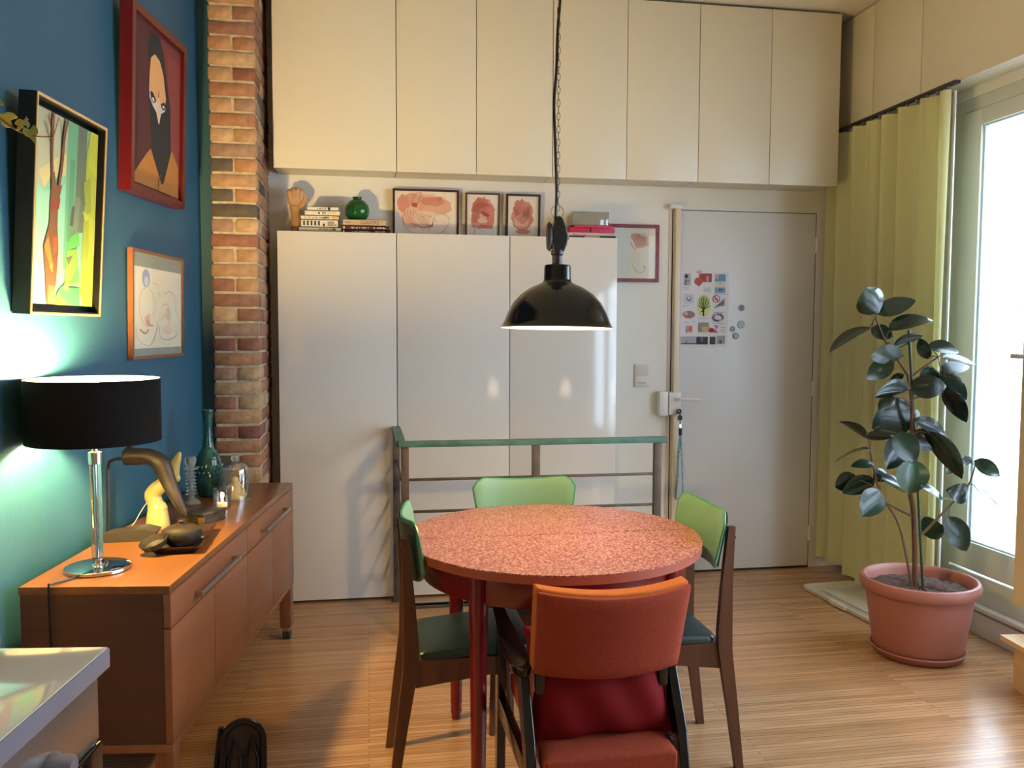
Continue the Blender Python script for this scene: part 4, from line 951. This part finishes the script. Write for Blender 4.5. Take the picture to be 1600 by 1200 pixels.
for s in (1, -1):
    pts = [(TR * math.cos(PI * k / 48) * s, TR * math.sin(PI * k / 48) * s + .0014 * s) for k in range(49)]
    bm = bmesh.new(); up = [bm.verts.new((x, y, .75)) for x, y in pts]; lo = [bm.verts.new((x, y, .747)) for x, y in pts]
    bm.faces.new(up); bm.faces.new(lo[::-1])
    for k in range(49): bm.faces.new((up[k], up[(k + 1) % 49], lo[(k + 1) % 49], lo[k]))
    lf_ = part('table_leaf', bm, lam, t)
    bm = bmesh.new(); up = [bm.verts.new((x, y, .7468)) for x, y in pts]; lo = [bm.verts.new((x * .998, y * .998, .722)) for x, y in pts]
    bm.faces.new(up); bm.faces.new(lo[::-1])
    for k in range(49): bm.faces.new((up[k], up[(k + 1) % 49], lo[(k + 1) % 49], lo[k]))
    part('edge_band', bm, edge_m, lf_)
red_lac = mat('dark_red_lacquer', '#640F14', .25, coat=.3, var=.06)
part('apron', lathe([(.415, .632), (.432, .632), (.434, .636), (.434, .7215), (.415, .7215)], 72, close=True), red_lac, t)
leg_prof = [(0, 0), (.016, 0), (.018, .006), (.0165, .014), (.021, .03), (.0195, .05), (.0205, .056), (.021, .062), (.024, .3), (.0255, .50), (.0265, .515), (.0255, .53), (.0275, .545), (.0285, .60), (.029, .69), (.029, .7215), (0, .7215)]
for sx_ in (-1, 1):
    for sy in (-1, 1):
        part('leg', lathe(leg_prof, 24, (sx_ * .29, sy * .315, 0)), red_lac, t)

# ================================================================== green chairs
green_vinyl = mat('pale_green_vinyl', '#688E72', .38, var=.04, scale=6)
green_dark = mat('green_piping', '#3A7A54', .35, var=.05)
seat_m = mat('dark_green_vinyl', '#1C2E2A', .4, var=.08, scale=10)
chair_wood = wood('brown_beech', '#4A2A18', '#5E3820', 2, 14, .4)
def make_chair(label, loc, rz):
    t = thing('dining_chair', label, 'chair', loc, rz, 'green-backed dining chairs round the red table')
    # seat, rounded trapezoid, wider at the front (+y)
    out = []
    for (x, y, r) in ((.185, .175, .05), (-.185, .175, .05), (-.165, -.185, .04), (.165, -.185, .04)):
        cx, cy = x - math.copysign(r, x), y - math.copysign(r, y); a0 = {(1, 1): 0, (-1, 1): 90, (-1, -1): 180, (1, -1): 270}[(int(math.copysign(1, x)), int(math.copysign(1, y)))]
        out += [(cx + r * math.cos(R(a0 + 15 * k)), cy + r * math.sin(R(a0 + 15 * k))) for k in range(7)]
    bm = bmesh.new(); rings = [[bm.verts.new((x * f, y * f, z + .012 * (y / .18) * (1 if z > .43 else 0))) for x, y in out] for f, z in ((.93, .428), (1, .434), (1.0, .446), (.975, .455), (.85, .459))]
    n = len(out); bm.faces.new(rings[0][::-1]); bm.faces.new(rings[-1])
    for a, b in zip(rings, rings[1:]):
        for k in range(n): bm.faces.new((a[k], a[(k + 1) % n], b[(k + 1) % n], b[k]))
    part('seat', bm, seat_m, t, sharp=50)
    def backf(u, v, s):
        a = (u - .5) * 2; wd = .178 + .028 * v - .006 * v * v
        top = .838 + .018 * abs(a) ** 2 - .042 * (max(0, abs(a) - .7) / .3) ** 3
        bot = .652 + .012 * a * a + .03 * (max(0, abs(a) - .7) / .3) ** 3
        z = bot + (top - bot) * v
        y = -.212 + .042 * a * a - .02 * (v - .4)
        nrm = Vector((-.45 * a, 1, 0)).normalized()
        th = .008 if 0 < u < 1 and 0 < v < 1 else .004
        return Vector((a * wd, y, z)) + nrm * (th if s else -th)
    bk = part('backrest', slab(backf, 24, 10), green_vinyl, t, sharp=60)
    ring = [backf(k / 24, 1, .5) for k in range(25)]
    edge = [backf(0, k / 10, 0) for k in range(11)] + [backf(k / 24, 1, 0) for k in range(1, 25)] + [backf(1, 1 - k / 10, 0) for k in range(1, 11)]
    part('piping', tube([p + Vector((0, .004, 0)) for p in edge], .0045, 6), green_dark, bk)
    def back_skin(u, v, s):
        p = backf(.02 + .96 * u, .02 + .96 * v, 0); return p + Vector((0, -.001 - (.002 if s else 0), 0))
    part('back_panel', slab(back_skin, 20, 6), mat('dark_green_back', '#173A2E', .4, var=.08), bk, sharp=60)
    for sx_ in (-1, 1):
        # rear leg and post in one bent piece
        prof = [(-.262, 0, .013), (-.232, .22, .018), (-.205, .40, .023), (-.203, .46, .024), (-.208, .60, .018), (-.216, .72, .014), (-.222, .80, .0115)]
        bm = bmesh.new(); rings = []
        for (y, z, hw) in prof:
            x = sx_ * (.165 - (.02 * (z - .46) if z > .46 else 0)); rings.append([bm.verts.new(q) for q in ((x - .011, y - hw, z), (x + .011, y - hw, z), (x + .011, y + hw, z), (x - .011, y + hw, z))])
        bm.faces.new(rings[0][::-1]); bm.faces.new(rings[-1])
        for a, b in zip(rings, rings[1:]):
            for k in range(4): bm.faces.new((a[k], a[(k + 1) % 4], b[(k + 1) % 4], b[k]))
        lg = part('leg', bm, chair_wood, t, sharp=60)
        for z, y in ((.765, -.234), (.685, -.228)):
            part('screw', ball((sx_ * .163, y, z), .006, None, (1, .6, 1), 8), mat('brass_screw', '#5A2A1E', .4, .4, var=.1), lg)
        part('leg', tube([(sx_ * .178, .165, 0), (sx_ * .165, .148, .25), (sx_ * .158, .14, .43)], [.0115, .0165, .02], 8), chair_wood, t)
        part('side_rail', prism([(-.19, .425), (.15, .425), (.15, .365), (.09, .375), (-.19, .34)], sx_ * .158 - .01, sx_ * .158 + .01, M=Matrix(((0, 1, 0, 0), (1, 0, 0, 0), (0, 0, 1, 0), (0, 0, 0, 1)))), chair_wood, t)
    part('front_rail', box(-.15, .15, .132, .15, .375, .425, .002), chair_wood, t)
    part('rear_rail', box(-.155, .155, -.2, -.182, .365, .425, .002), chair_wood, t)
    return t
make_chair('green-backed chair on the sideboard side of the table', (.330, 2.715, 0), R(-90))
make_chair('green-backed chair on the entrance door side of the table', (.925, 2.715, 0), R(90))
make_chair('green-backed chair between the table and the railing', (.605, 3.075, 0), R(180))

# ================================================================== armchair facing the table
orange = mat('orange_red_wool', '#8A3A26', .9, var=.1, scale=160, bump=.15, bscale=260, spec=.2)
orange_top = orange
black_wood = mat('black_lacquered_wood', '#0C0A0B', .22, coat=.3, var=.1)
t = thing('armchair', 'low orange-red upholstered armchair with black curved arms pushed to the table', 'armchair', (.592, 2.20, 0), R(1))
def ab(u, v, s):
    a = (u - .5) * 2; e = 1 - max(abs(a), abs(2 * v - 1)) ** 14 * .35
    z = .553 + .232 * v - .012 * (1 - a * a) * (1 if v > .5 else .6)
    y = -.09 - .07 * v - .045 * (1 - a * a)
    return Vector((.012 + a * (.192 + .006 * v), y + (.036 if s else -.036) * e, z))
def ab_rear(u, v, s): return ab(u, v, 0) + Vector((0, .018 * s, 0))
def ab_front(u, v, s): p = ab(u, v, 0) + Vector((0, .019 + .05 * s, .0)); p.z += .006 * v; return p
br_ = part('backrest', slab(ab_rear, 28, 14), orange, t, sharp=70, bev=.004)
part('front_pad', slab(ab_front, 28, 14), mat('orange_wool_lit', '#B5622A', .9, var=.08, scale=160, bump=.15, bscale=260, spec=.2), br_, sharp=70, bev=.006)  # orange front wool, its colour brightened for pendant light on the top edge
def st(u, v, s):
    a = (u - .5) * 2; b = (v - .5) * 2; e = 1 - max(abs(a), abs(b)) ** 10 * .3
    return Vector((a * .172, .03 + b * .235, .362 + .02 * b + (.035 * e if s else -.035 * e)))
part('seat', slab(st, 20, 20), orange, t, sharp=70, bev=.008)
for sx_ in (-1, 1):
    x = sx_ * .2
    pl_ = []; N = 26
    for k in range(N + 1):      # paddle arm, blunt round end at the back, broad in the middle
        u = k / N; y = -.092 + u * .40
        w_ = .019 + .013 * math.sin(PI * min(1, .25 + u * .9))
        if u < .1: w_ *= math.sqrt(max(.06, u / .1))
        if u > .92: w_ *= math.sqrt(max(.06, (1 - u) / .08))
        pl_.append((y, w_, .548 + .05 * u - .012 * math.sin(PI * u)))
    bm = bmesh.new(); rings = []
    for k, (y, w_, z) in enumerate(pl_):
        xc = x + sx_ * (.004 * k / N)
        rings.append([bm.verts.new(q) for q in ((xc - w_, y, z + .008), (xc - w_ * .8, y, z + .011), (xc + w_ * .8, y, z + .011), (xc + w_, y, z + .008), (xc + w_ * .85, y, z - .011), (xc - w_ * .85, y, z - .011))])
    bm.faces.new(rings[0][::-1]); bm.faces.new(rings[-1])
    for a, b in zip(rings, rings[1:]):
        for k in range(6): bm.faces.new((a[k], a[(k + 1) % 6], b[(k + 1) % 6], b[k]))
    part('armrest', bm, black_wood, t, sharp=30)
    for prof in ([(-.26, 0), (-.215, 0), (-.125, .36), (-.03, .535), (-.085, .537), (-.165, .40)], [(.262, 0), (.295, 0), (.29, .36), (.285, .57), (.23, .565), (.24, .36)]):
        part('leg', prism(prof, x - .013, x + .013, M=Matrix(((0, 1, 0, 0), (1, 0, 0, 0), (0, 0, 1, 0), (0, 0, 0, 1)))), black_wood, t, bev=.004)
    part('side_rail', box(x - .012, x + .012, -.15, .245, .29, .345, .004), black_wood, t)
    part('back_support', box(sx_ * .165 - .012, sx_ * .165 + .012, -.115, -.07, .50, .60, .003), black_wood, t)
# red cushion between seat and back
def cu(u, v, s):
    a = (u - .5) * 2; b = (v - .5) * 2
    th = .075 * (max(0, (1 - abs(a) ** 2.4) * (1 - abs(b) ** 2.4))) ** .55 + .002
    kx = 1 - .12 * (1 - abs(b)) * abs(a) ** 3 + .0; kz = 1 - .14 * (1 - abs(a)) * abs(b) ** 3
    wr = .005 * math.sin(9 * a + 4 * b)
    return Vector((a * .198 * kx, (th if s else -th) + wr, b * .15 * kz))
co = single('red_cushion', slab(cu, 26, 22), mat('crimson_velvet', '#6A060C', .8, var=.15, scale=12, spec=.2), 'deep red cushion on the seat of the orange armchair', 'cushion', (.598, 2.135, .505), sharp=80)
co.rotation_euler = (R(-15), 0, R(1.5))
LEAVES = [
    (-0.214, 0.039, 1.506, -0.286, 0.015, 1.604, 0.1),
    (-0.197, 0.065, 1.501, -0.066, 0.008, 1.556, 0.056),
    (-0.183, -0.002, 1.429, -0.021, -0.045, 1.473, 0.044),
    (-0.176, 0.153, 1.437, -0.342, 0.189, 1.337, 0.023),
    (-0.186, 0.127, 1.435, -0.116, 0.08, 1.401, 0.051),
    (-0.113, 0.067, 1.353, -0.012, 0.025, 1.405, 0.039),
    (-0.118, -0.001, 1.319, -0.27, -0.017, 1.32, 0.061),
    (-0.152, 0.011, 1.291, -0.248, 0.047, 1.223, 0.066),
    (0.067, 0.087, 1.305, 0.041, 0.112, 1.39, 0.037),
    (0.064, 0.086, 1.356, 0.17, 0.031, 1.334, 0.046),
    (0.073, -0.009, 1.308, 0.204, -0.032, 1.286, 0.029),
    (0.111, 0.058, 1.243, 0.242, 0.056, 1.271, 0.041),
    (0.073, 0.093, 1.264, 0.061, 0.044, 1.153, 0.074),
    (0.091, 0.038, 1.233, 0.204, 0.016, 1.131, 0.051),
    (0.095, 0.014, 1.161, 0.167, -0.042, 1.039, 0.04),
    (-0.058, 0.035, 1.172, -0.224, 0.018, 1.147, 0.058),
    (-0.029, 0.118, 1.229, -0.074, 0.144, 1.205, 0.023),
    (-0.044, 0.047, 1.182, 0.088, -0.002, 1.185, 0.079),
    (-0.004, 0.1, 1.087, -0.165, 0.117, 0.995, 0.126),
    (-0.007, 0.095, 1.076, 0.028, 0.102, 0.996, 0.063),
    (-0.027, 0.027, 1.037, 0.094, -0.015, 0.959, 0.056),
    (-0.029, 0.04, 0.979, 0.055, 0.006, 0.914, 0.074),
    (-0.144, -0.02, 0.988, -0.09, -0.063, 0.865, 0.084),
    (-0.061, 0.083, 0.949, -0.143, 0.042, 0.826, 0.087),
    (-0.097, -0.056, 0.872, -0.104, -0.064, 0.733, 0.11),
    (0.007, -0.023, 0.986, 0.134, -0.064, 0.799, 0.047),
    (0.212, -0.032, 0.854, 0.115, -0.038, 0.856, 0.038),
    (0.191, 0.067, 0.845, 0.145, 0.037, 0.795, 0.039),
    (0.22, -0.043, 0.861, 0.295, -0.094, 0.804, 0.051),
    (0.209, -0.011, 0.706, 0.106, -0.021, 0.73, 0.07),
    (0.225, -0.063, 0.731, 0.318, -0.073, 0.661, 0.022),
    (0.089, -0.054, 0.617, 0.161, -0.08, 0.48, 0.08),
    (0.051, 0.054, 0.521, 0.105, 0.005, 0.566, 0.089),
    (0.036, -0.086, 0.706, -0.074, -0.096, 0.766, 0.029),
    (-0.218, 0.101, 0.952, -0.326, 0.123, 1.022, 0.02),
    (-0.266, 0.014, 0.969, -0.177, -0.025, 0.97, 0.035),
    (-0.268, -0, 0.916, -0.409, 0.007, 0.868, 0.02),
    (-0.26, -0.03, 0.853, -0.346, -0.01, 0.847, 0.026),
    (-0.239, 0.117, 0.766, -0.319, 0.155, 0.725, 0.071),
    (-0.183, 0.078, 0.766, -0.301, 0.121, 0.707, 0.064),
    (-0.245, -0.044, 0.745, -0.32, -0.065, 0.643, 0.086),
    (-0.158, 0.118, 0.793, -0.087, 0.116, 0.76, 0.046),
    (-0.189, 0.021, 0.784, -0.069, 0.022, 0.722, 0.038),
    (-0.109, 0.068, 1.136, -0.159, 0.088, 1.073, 0.047),
]

# ================================================================== pendant lamp over the table
PC = Vector((.607, 2.715, 0))
t = thing('pendant_lamp', 'black enamel pendant lamp hanging over the red table', 'lamp', (PC.x, PC.y, 1.431))
enamel = mat('black_enamel', '#06070A', .16, coat=.12, spec=.35, var=.1)
white_en = mat('white_enamel', '#EFEAE0', .3, var=.02)
outer = [(.180, .0), (.1815, .003), (.178, .006), (.170, .022), (.160, .048), (.143, .08), (.118, .108), (.086, .130), (.058, .142), (.047, .148), (.044, .156), (.043, .196), (.041, .202), (.0, .204)]
sh = part('shade', lathe(outer + [], 64), enamel, t, sharp=50)
inner = [(.180, .0005), (.168, .022), (.158, .047), (.141, .078), (.116, .106), (.084, .127), (.056, .139), (.0, .141)]
sl = part('shade_lining', lathe(inner, 64), white_en, t, sharp=50)
part('socket', lathe([(0, .139), (.02, .139), (.02, .1), (0, .1)], 20), mat('porcelain_socket', '#E0DCD2', .3, var=.02), t)
part('bulb', lathe([(0, .1), (.013, .098), (.017, .085), (.029, .062), (.03, .048), (.022, .03), (0, .022)], 20), mat('lit_pendant_bulb', '#FFF4E0', .4, emis='#FFD488', estr=PENDANT_E), t)
for q in (sh, sl): q.rotation_euler = (R(-1.6), R(.8), 0)      # hangs a little askew
dk = mat('dark_bakelite', '#120E0D', .45, var=.15, scale=20)
part('stem', lathe([(0, .202), (.016, .202), (.016, .232), (.02, .236), (.02, .25), (0, .25)], 20), dk, t)
pb = part('pulley_body', prism([(-.012, .245), (.02, .245), (.03, .27), (.034, .292), (.026, .325), (.014, .352), (.002, .36), (-.012, .335), (-.018, .30), (-.018, .265)], -.016, .016), dk, t, bev=.004)
part('pulley_cheek', lathe([(0, -.006), (.02, -.006), (.024, 0), (.02, .006), (0, .006)], 24, M=Matrix.Translation((-.026, 0, .293)) @ Matrix.Rotation(R(90), 4, 'Y') @ Matrix.Diagonal((2.0, .75, 1.3, 1))), mat('worn_bakelite', '#241C18', .5, var=.15), pb)
part('pulley_bolt', lathe([(0, 0), (.007, 0), (.007, .012), (0, .012)], 12, M=Matrix.Translation((.026, 0, .29)) @ Matrix.Rotation(R(90), 4, 'Y')), steel, pb)
part('loop_ring', tube([(.0 + .021 * math.cos(2 * PI * k / 24), .0, .372 + .021 * math.sin(2 * PI * k / 24)) for k in range(25)], .002, 6), mat('clear_ring', '#B9B6AC', .15, .3, var=.1), t)
ZT = ZC - 1.431
cord_pts = [(-.006, 0, .34), (-.003, .0, .42), (-.005, 0, .50), (-.010, 0, .62), (-.013, 0, .72), (-.006, 0, .82), (-.003, 0, .93), (.003, 0, 1.02), (.012, 0, 1.12), (.016, 0, 1.3), (.010, 0, 1.5), (0.0, 0, ZT - .02)]
part('power_cord', tube(spline(cord_pts, 5), .0048, 8), black_metal, t)
# chain: alternating links
link = bmesh.new(); k = 0; z = .386
bm = bmesh.new()
while z < ZT - .03:
    ph = [(math.cos(2 * PI * q / 12), math.sin(2 * PI * q / 12)) for q in range(13)]
    pts = [((.0052 * c if k % 2 == 0 else .0015 * c) + .004 - .004 * math.sin(z), (.0052 * c if k % 2 else 0.0), z + .0125 * s) for c, s in ph]
    tube(pts, .0011, 5, bm); z += .0205; k += 1
part('chain', bm, mat('tarnished_chain', '#6A5E4C', .35, .8, var=.2), t)
part('ceiling_rose', lathe([(0, ZT - .001), (.05, ZT - .001), (.048, ZT - .02), (.02, ZT - .035), (0, ZT - .035)], 28), dk, t)

# lit reading lamp at the kitchen end of the window side (behind the viewpoint)
t = thing('reading_lamp', 'white conical shaded reading lamp near the fixed glazing', 'lamp', (2.08, .30, 0))
part('base', lathe([(0, 0), (.13, 0), (.13, .012), (.02, .02), (0, .02)], 32), black_metal, t)
part('pole', tube([(0, 0, .02), (0, 0, .95)], .009, 10), black_metal, t)
part('lamp_shade', lathe([(.17, .87), (.172, .87), (.112, 1.11), (.11, 1.11)], 40, close=True), mat('glowing_shade', '#F2EAD8', .7, emis='#FFD2A0', estr=READ_E), t)
part('bulb', ball((0, 0, 1.0), .03, None, (1, 1, 1.3), 16), mat('reading_bulb', '#FFF4E0', .4, emis='#FFD09A', estr=READ_BULB), t)

# ================================================================== railing round the stairwell
green_rail = mat('worn_green_paint', '#34584A', .5, col2='#4A6E5E', scale=18)
raw_steel = mat('weathered_steel', '#5A4E44', .5, .6, var=.25, scale=14)
t = thing('railing', 'weathered steel railing with green painted handrail in front of tall cabinets', 'railing', (0, 0, 0))
RX0, RX1, RY, RZ = .150, 1.372, 3.875, .921
part('handrail', box(RX0 - .01, RX1 + .03, RY - .022, RY + .022, RZ - .026, RZ, .003), green_rail, t)
part('handrail', box(RX0 - .022, RX0 + .022, RY + .0225, YC - .004, RZ - .026, RZ, .003), green_rail, t)
for x, y in ((RX0 + .018, RY), (.772, RY), (RX1 - .012, RY), (RX0, 4.47)):
    part('post', box(x - .018, x + .018, y - .013, y + .013, .0, RZ - .0265, .002), raw_steel, t)
    part('foot_plate', box(x - .03, x + .03, y - .03, y + .03, 0, .006, .001), raw_steel, t)
for z in (.745, .598, .450, .303, .155):
    part('rail', box(RX0 + .036, RX1 - .03, RY - .006, RY + .006, z - .006, z + .006, .001), raw_steel, t)
    part('rail', box(RX0 - .006, RX0 + .006, RY + .013, 4.457, z - .006, z + .006, .001), raw_steel, t)

for ch in t.children: ch.location = (-RX0, -RY, 0)
t.location = (RX0, RY, 0)

# ================================================================== rubber plant
PP = Vector((2.40, 3.37, 0))
terra = mat('terracotta_plastic', '#9E6456', .5, var=.05, scale=8)
t = thing('plant_pot', 'large terracotta-coloured plastic pot with rolled rim, by the balcony door', 'pot', PP)
part('pot', lathe([(r * .915, z) for r, z in ((0, .018), (.186, .018), (.20, .03), (.207, .06), (.236, .245), (.240, .275), (.245, .29), (.262, .293), (.269, .305), (.270, .325), (.262, .341), (.250, .344), (.240, .338), (.234, .32), (.224, .27), (0, .265))], 72), terra, t, sharp=45)
part('saucer', lathe([(r * .915, z) for r, z in ((0, 0), (.185, 0), (.20, .01), (.216, .034), (.212, .038), (.205, .036), (.195, .017), (0, .0175))], 64), terra, t)
bm = lathe([(0, .302), (.06, .304), (.12, .303), (.17, .301), (.204, .298), (.2, .272), (0, .27)], 48); rr = random.Random(9)
for v in bm.verts:
    if v.co.z > .29: v.co.z += rr.uniform(-.008, .008)
part('soil', bm, mat('potting_soil', '#4E3A30', .95, var=.4, scale=40, bump=.8, bscale=70), t)
t = thing('rubber_plant', 'rubber plant with broad dark glossy leaves tied to a green stake', 'plant', (PP.x, PP.y, .3))
LO = Vector((0, 0, .3))
bark = mat('brown_stem', '#5E4230', .7, var=.2, scale=30); gstem = mat('grey_brown_twig', '#6E5A46', .7, var=.2)
def pst(pts, r, m, name='stem'): part(name, tube(spline([Vector(p) - LO for p in pts], 6), lerps(r, 6) if isinstance(r, list) else r, 8), m, t)
pst([(.009, -.016, .27), (-.013, .015, .744), (-.047, .064, 1.429)], .0062, mat('green_stake', '#2E4A32', .5, var=.1), 'stake')
pst([(-.025, -.008, .27), (-.031, .009, .609), (-.052, .023, .766), (-.039, .034, .969), (-.035, .042, 1.104), (-.052, .053, 1.233)], [.011, .0115, .011, .009, .008, .0065], bark, 'trunk')
pst([(-.032, -.006, .27), (-.092, .017, .564), (-.174, .04, .71), (-.212, .057, .867), (-.228, .066, .979)], [.007, .006, .005, .004, .003], gstem)
pst([(-.031, .009, .609), (-.136, .031, .665), (-.174, .04, .71)], [.006, .005, .004], gstem)
pst([(.005, -.002, .536), (.142, -.016, .677), (.209, -.022, .756), (.237, -.022, .84)], [.006, .005, .004, .003], gstem)
pst([(-.052, .053, 1.233), (-.147, .078, 1.379), (-.191, .092, 1.485)], [.006, .005, .004], bark)
pst([(-.043, .05, 1.222), (.03, .042, 1.278), (.08, .035, 1.312)], [.005, .0045, .0035], bark)
pst([(-.035, .043, 1.126), (.012, .036, 1.143)], [.004, .003], bark)
lm = [mat('rubber_leaf_%d' % k, c, .24, coat=.35, var=.14, scale=9) for k, c in enumerate(('#12281B', '#172F20', '#0F221A', '#264428'))]
VIEW = Vector((.167, .984, -.063))
STEMS = [Vector(p) - LO for p in ((-.212, .057, .867), (-.228, .066, .979), (-.174, .04, .71), (.209, -.022, .756), (.237, -.022, .84), (.142, -.016, .677), (.03, -.004, .56), (-.039, .034, .969), (-.035, .042, 1.104), (-.052, .023, .82), (-.052, .053, 1.233), (-.147, .078, 1.379), (-.191, .092, 1.485), (.03, .042, 1.278), (.08, .035, 1.312), (.012, .036, 1.143))]
rl = random.Random(12)
for i, (x0, y0, z0, x1, y1, z1, w_) in enumerate(LEAVES):
    a, b = Vector((x0, y0, z0)) - LO, Vector((x1, y1, z1)) - LO
    ax = b - a; L = ax.length; ax.normalize()
    a, b = a - (b - a) * .04, b + (b - a) * .06; L *= 1.1; w_ *= 1.32
    fullw = max(w_, min(.55 * L, .11))
    vw = (VIEW - ax * VIEW.dot(ax)).normalized(); sd = ax.cross(vw).normalized()
    ph = math.acos(min(1, w_ / fullw)) * (1 if vw.z < 0 or True else -1)
    side = (sd * math.cos(ph) + vw * math.sin(ph) * (1 if rl.random() < .5 else -1)).normalized(); nr = ax.cross(side).normalized()
    if nr.z < 0: nr = -nr
    bend = rl.uniform(.04, .12) * L; fold = rl.uniform(.05, .16)
    def lfn(u, v, s, a=a, ax=ax, L=L, side=side, nr=nr, fullw=fullw, bend=bend, fold=fold):
        hw = fullw / 2 * (math.sin(PI * min(1, u ** .85)) ** .72 if 0 < u < 1 else .0) + .0006
        q = (v - .5) * 2
        return a + ax * (u * L) + side * (q * hw) + nr * (bend * (4 * u * (1 - u)) * .6 - bend * u * u * .3 + abs(q) * hw * fold * 2 + (.0009 if s else 0))
    lo_ = part('leaf', slab(lfn, 10, 4), lm[3] if i in (24, 32) else lm[i % 3], t, sharp=80)
    near = min(STEMS, key=lambda p: (p - a).length)
    tube_pts = [near, near.lerp(a, .5) + Vector((0, 0, .01)), a + ax * (L * .06)]
    part('leaf_stalk', tube(tube_pts, .0022, 6), gstem, lo_)

# ================================================================== floor things by the curtain and window
tm = mat('milky_plastic', '#BDB8A8', .35, var=.05, scale=8, spec=.6)
t = thing('plastic_tray', 'milky plastic box lid lying on the floor between curtain and pot', 'tray', (2.565, 4.005, 0), R(4))
def rr_poly(w, l, r, n=6): 
    o = []
    for sx_, sy, a0 in ((1, 1, 0), (-1, 1, 90), (-1, -1, 180), (1, -1, 270)): o += [(sx_ * (w - r) + r * math.cos(R(a0 + 90 * k / n)), sy * (l - r) + r * math.sin(R(a0 + 90 * k / n))) for k in range(n + 1)]
    return o
bm = bmesh.new(); rings = [[bm.verts.new((x, y, z)) for x, y in rr_poly(w_, l_, .05)] for w_, l_, z in ((.168, .356, 0), (.172, .36, .004), (.172, .36, .020), (.164, .352, .023), (.155, .343, .018), (.15, .338, .013))]
n = len(rings[0]); bm.faces.new(rings[0][::-1]); bm.faces.new(rings[-1])
for a, b in zip(rings, rings[1:]):
    for k in range(n): bm.faces.new((a[k], a[(k + 1) % n], b[(k + 1) % n], b[k]))
part('lid', bm, tm, t, sharp=40)
part('clip', box(-.186, -.166, -.06, .07, .004, .027, .004), mat('pale_clip', '#D6D0C0', .35, var=.04), t)
part('raised_panel', box(-.11, .12, -.27, .25, .0132, .019, .003), tm, t)
pine = wood('pale_pine', '#C9A97C', '#D8BC92', 1, 14, .5)
t = thing('step_stool', 'low pale wooden stool with green underframe near the balcony door', 'stool', (2.64, 2.86, 0), R(-6))
part('top', box(-.15, .2, -.16, .13, .187, .209, .003), pine, t)
part('side_panel', box(-.108, -.088, -.13, .1, 0, .1865, .002), pine, t)
part('side_panel', box(.14, .16, -.13, .1, 0, .1865, .002), pine, t)
part('underframe', box(-.087, .139, .06, .08, .125, .1865, .002), mat('green_stool_paint', '#2E5E4A', .5, var=.1), t)
single('purple_toy', lathe([(0, 0), (.03, 0), (.034, .006), (.034, .03), (.028, .04), (0, .042)], 24), mat('purple_plastic', '#3A2A6E', .4, var=.05), 'small purple round box on the low wooden stool', 'box', (2.69, 2.8, .2095))
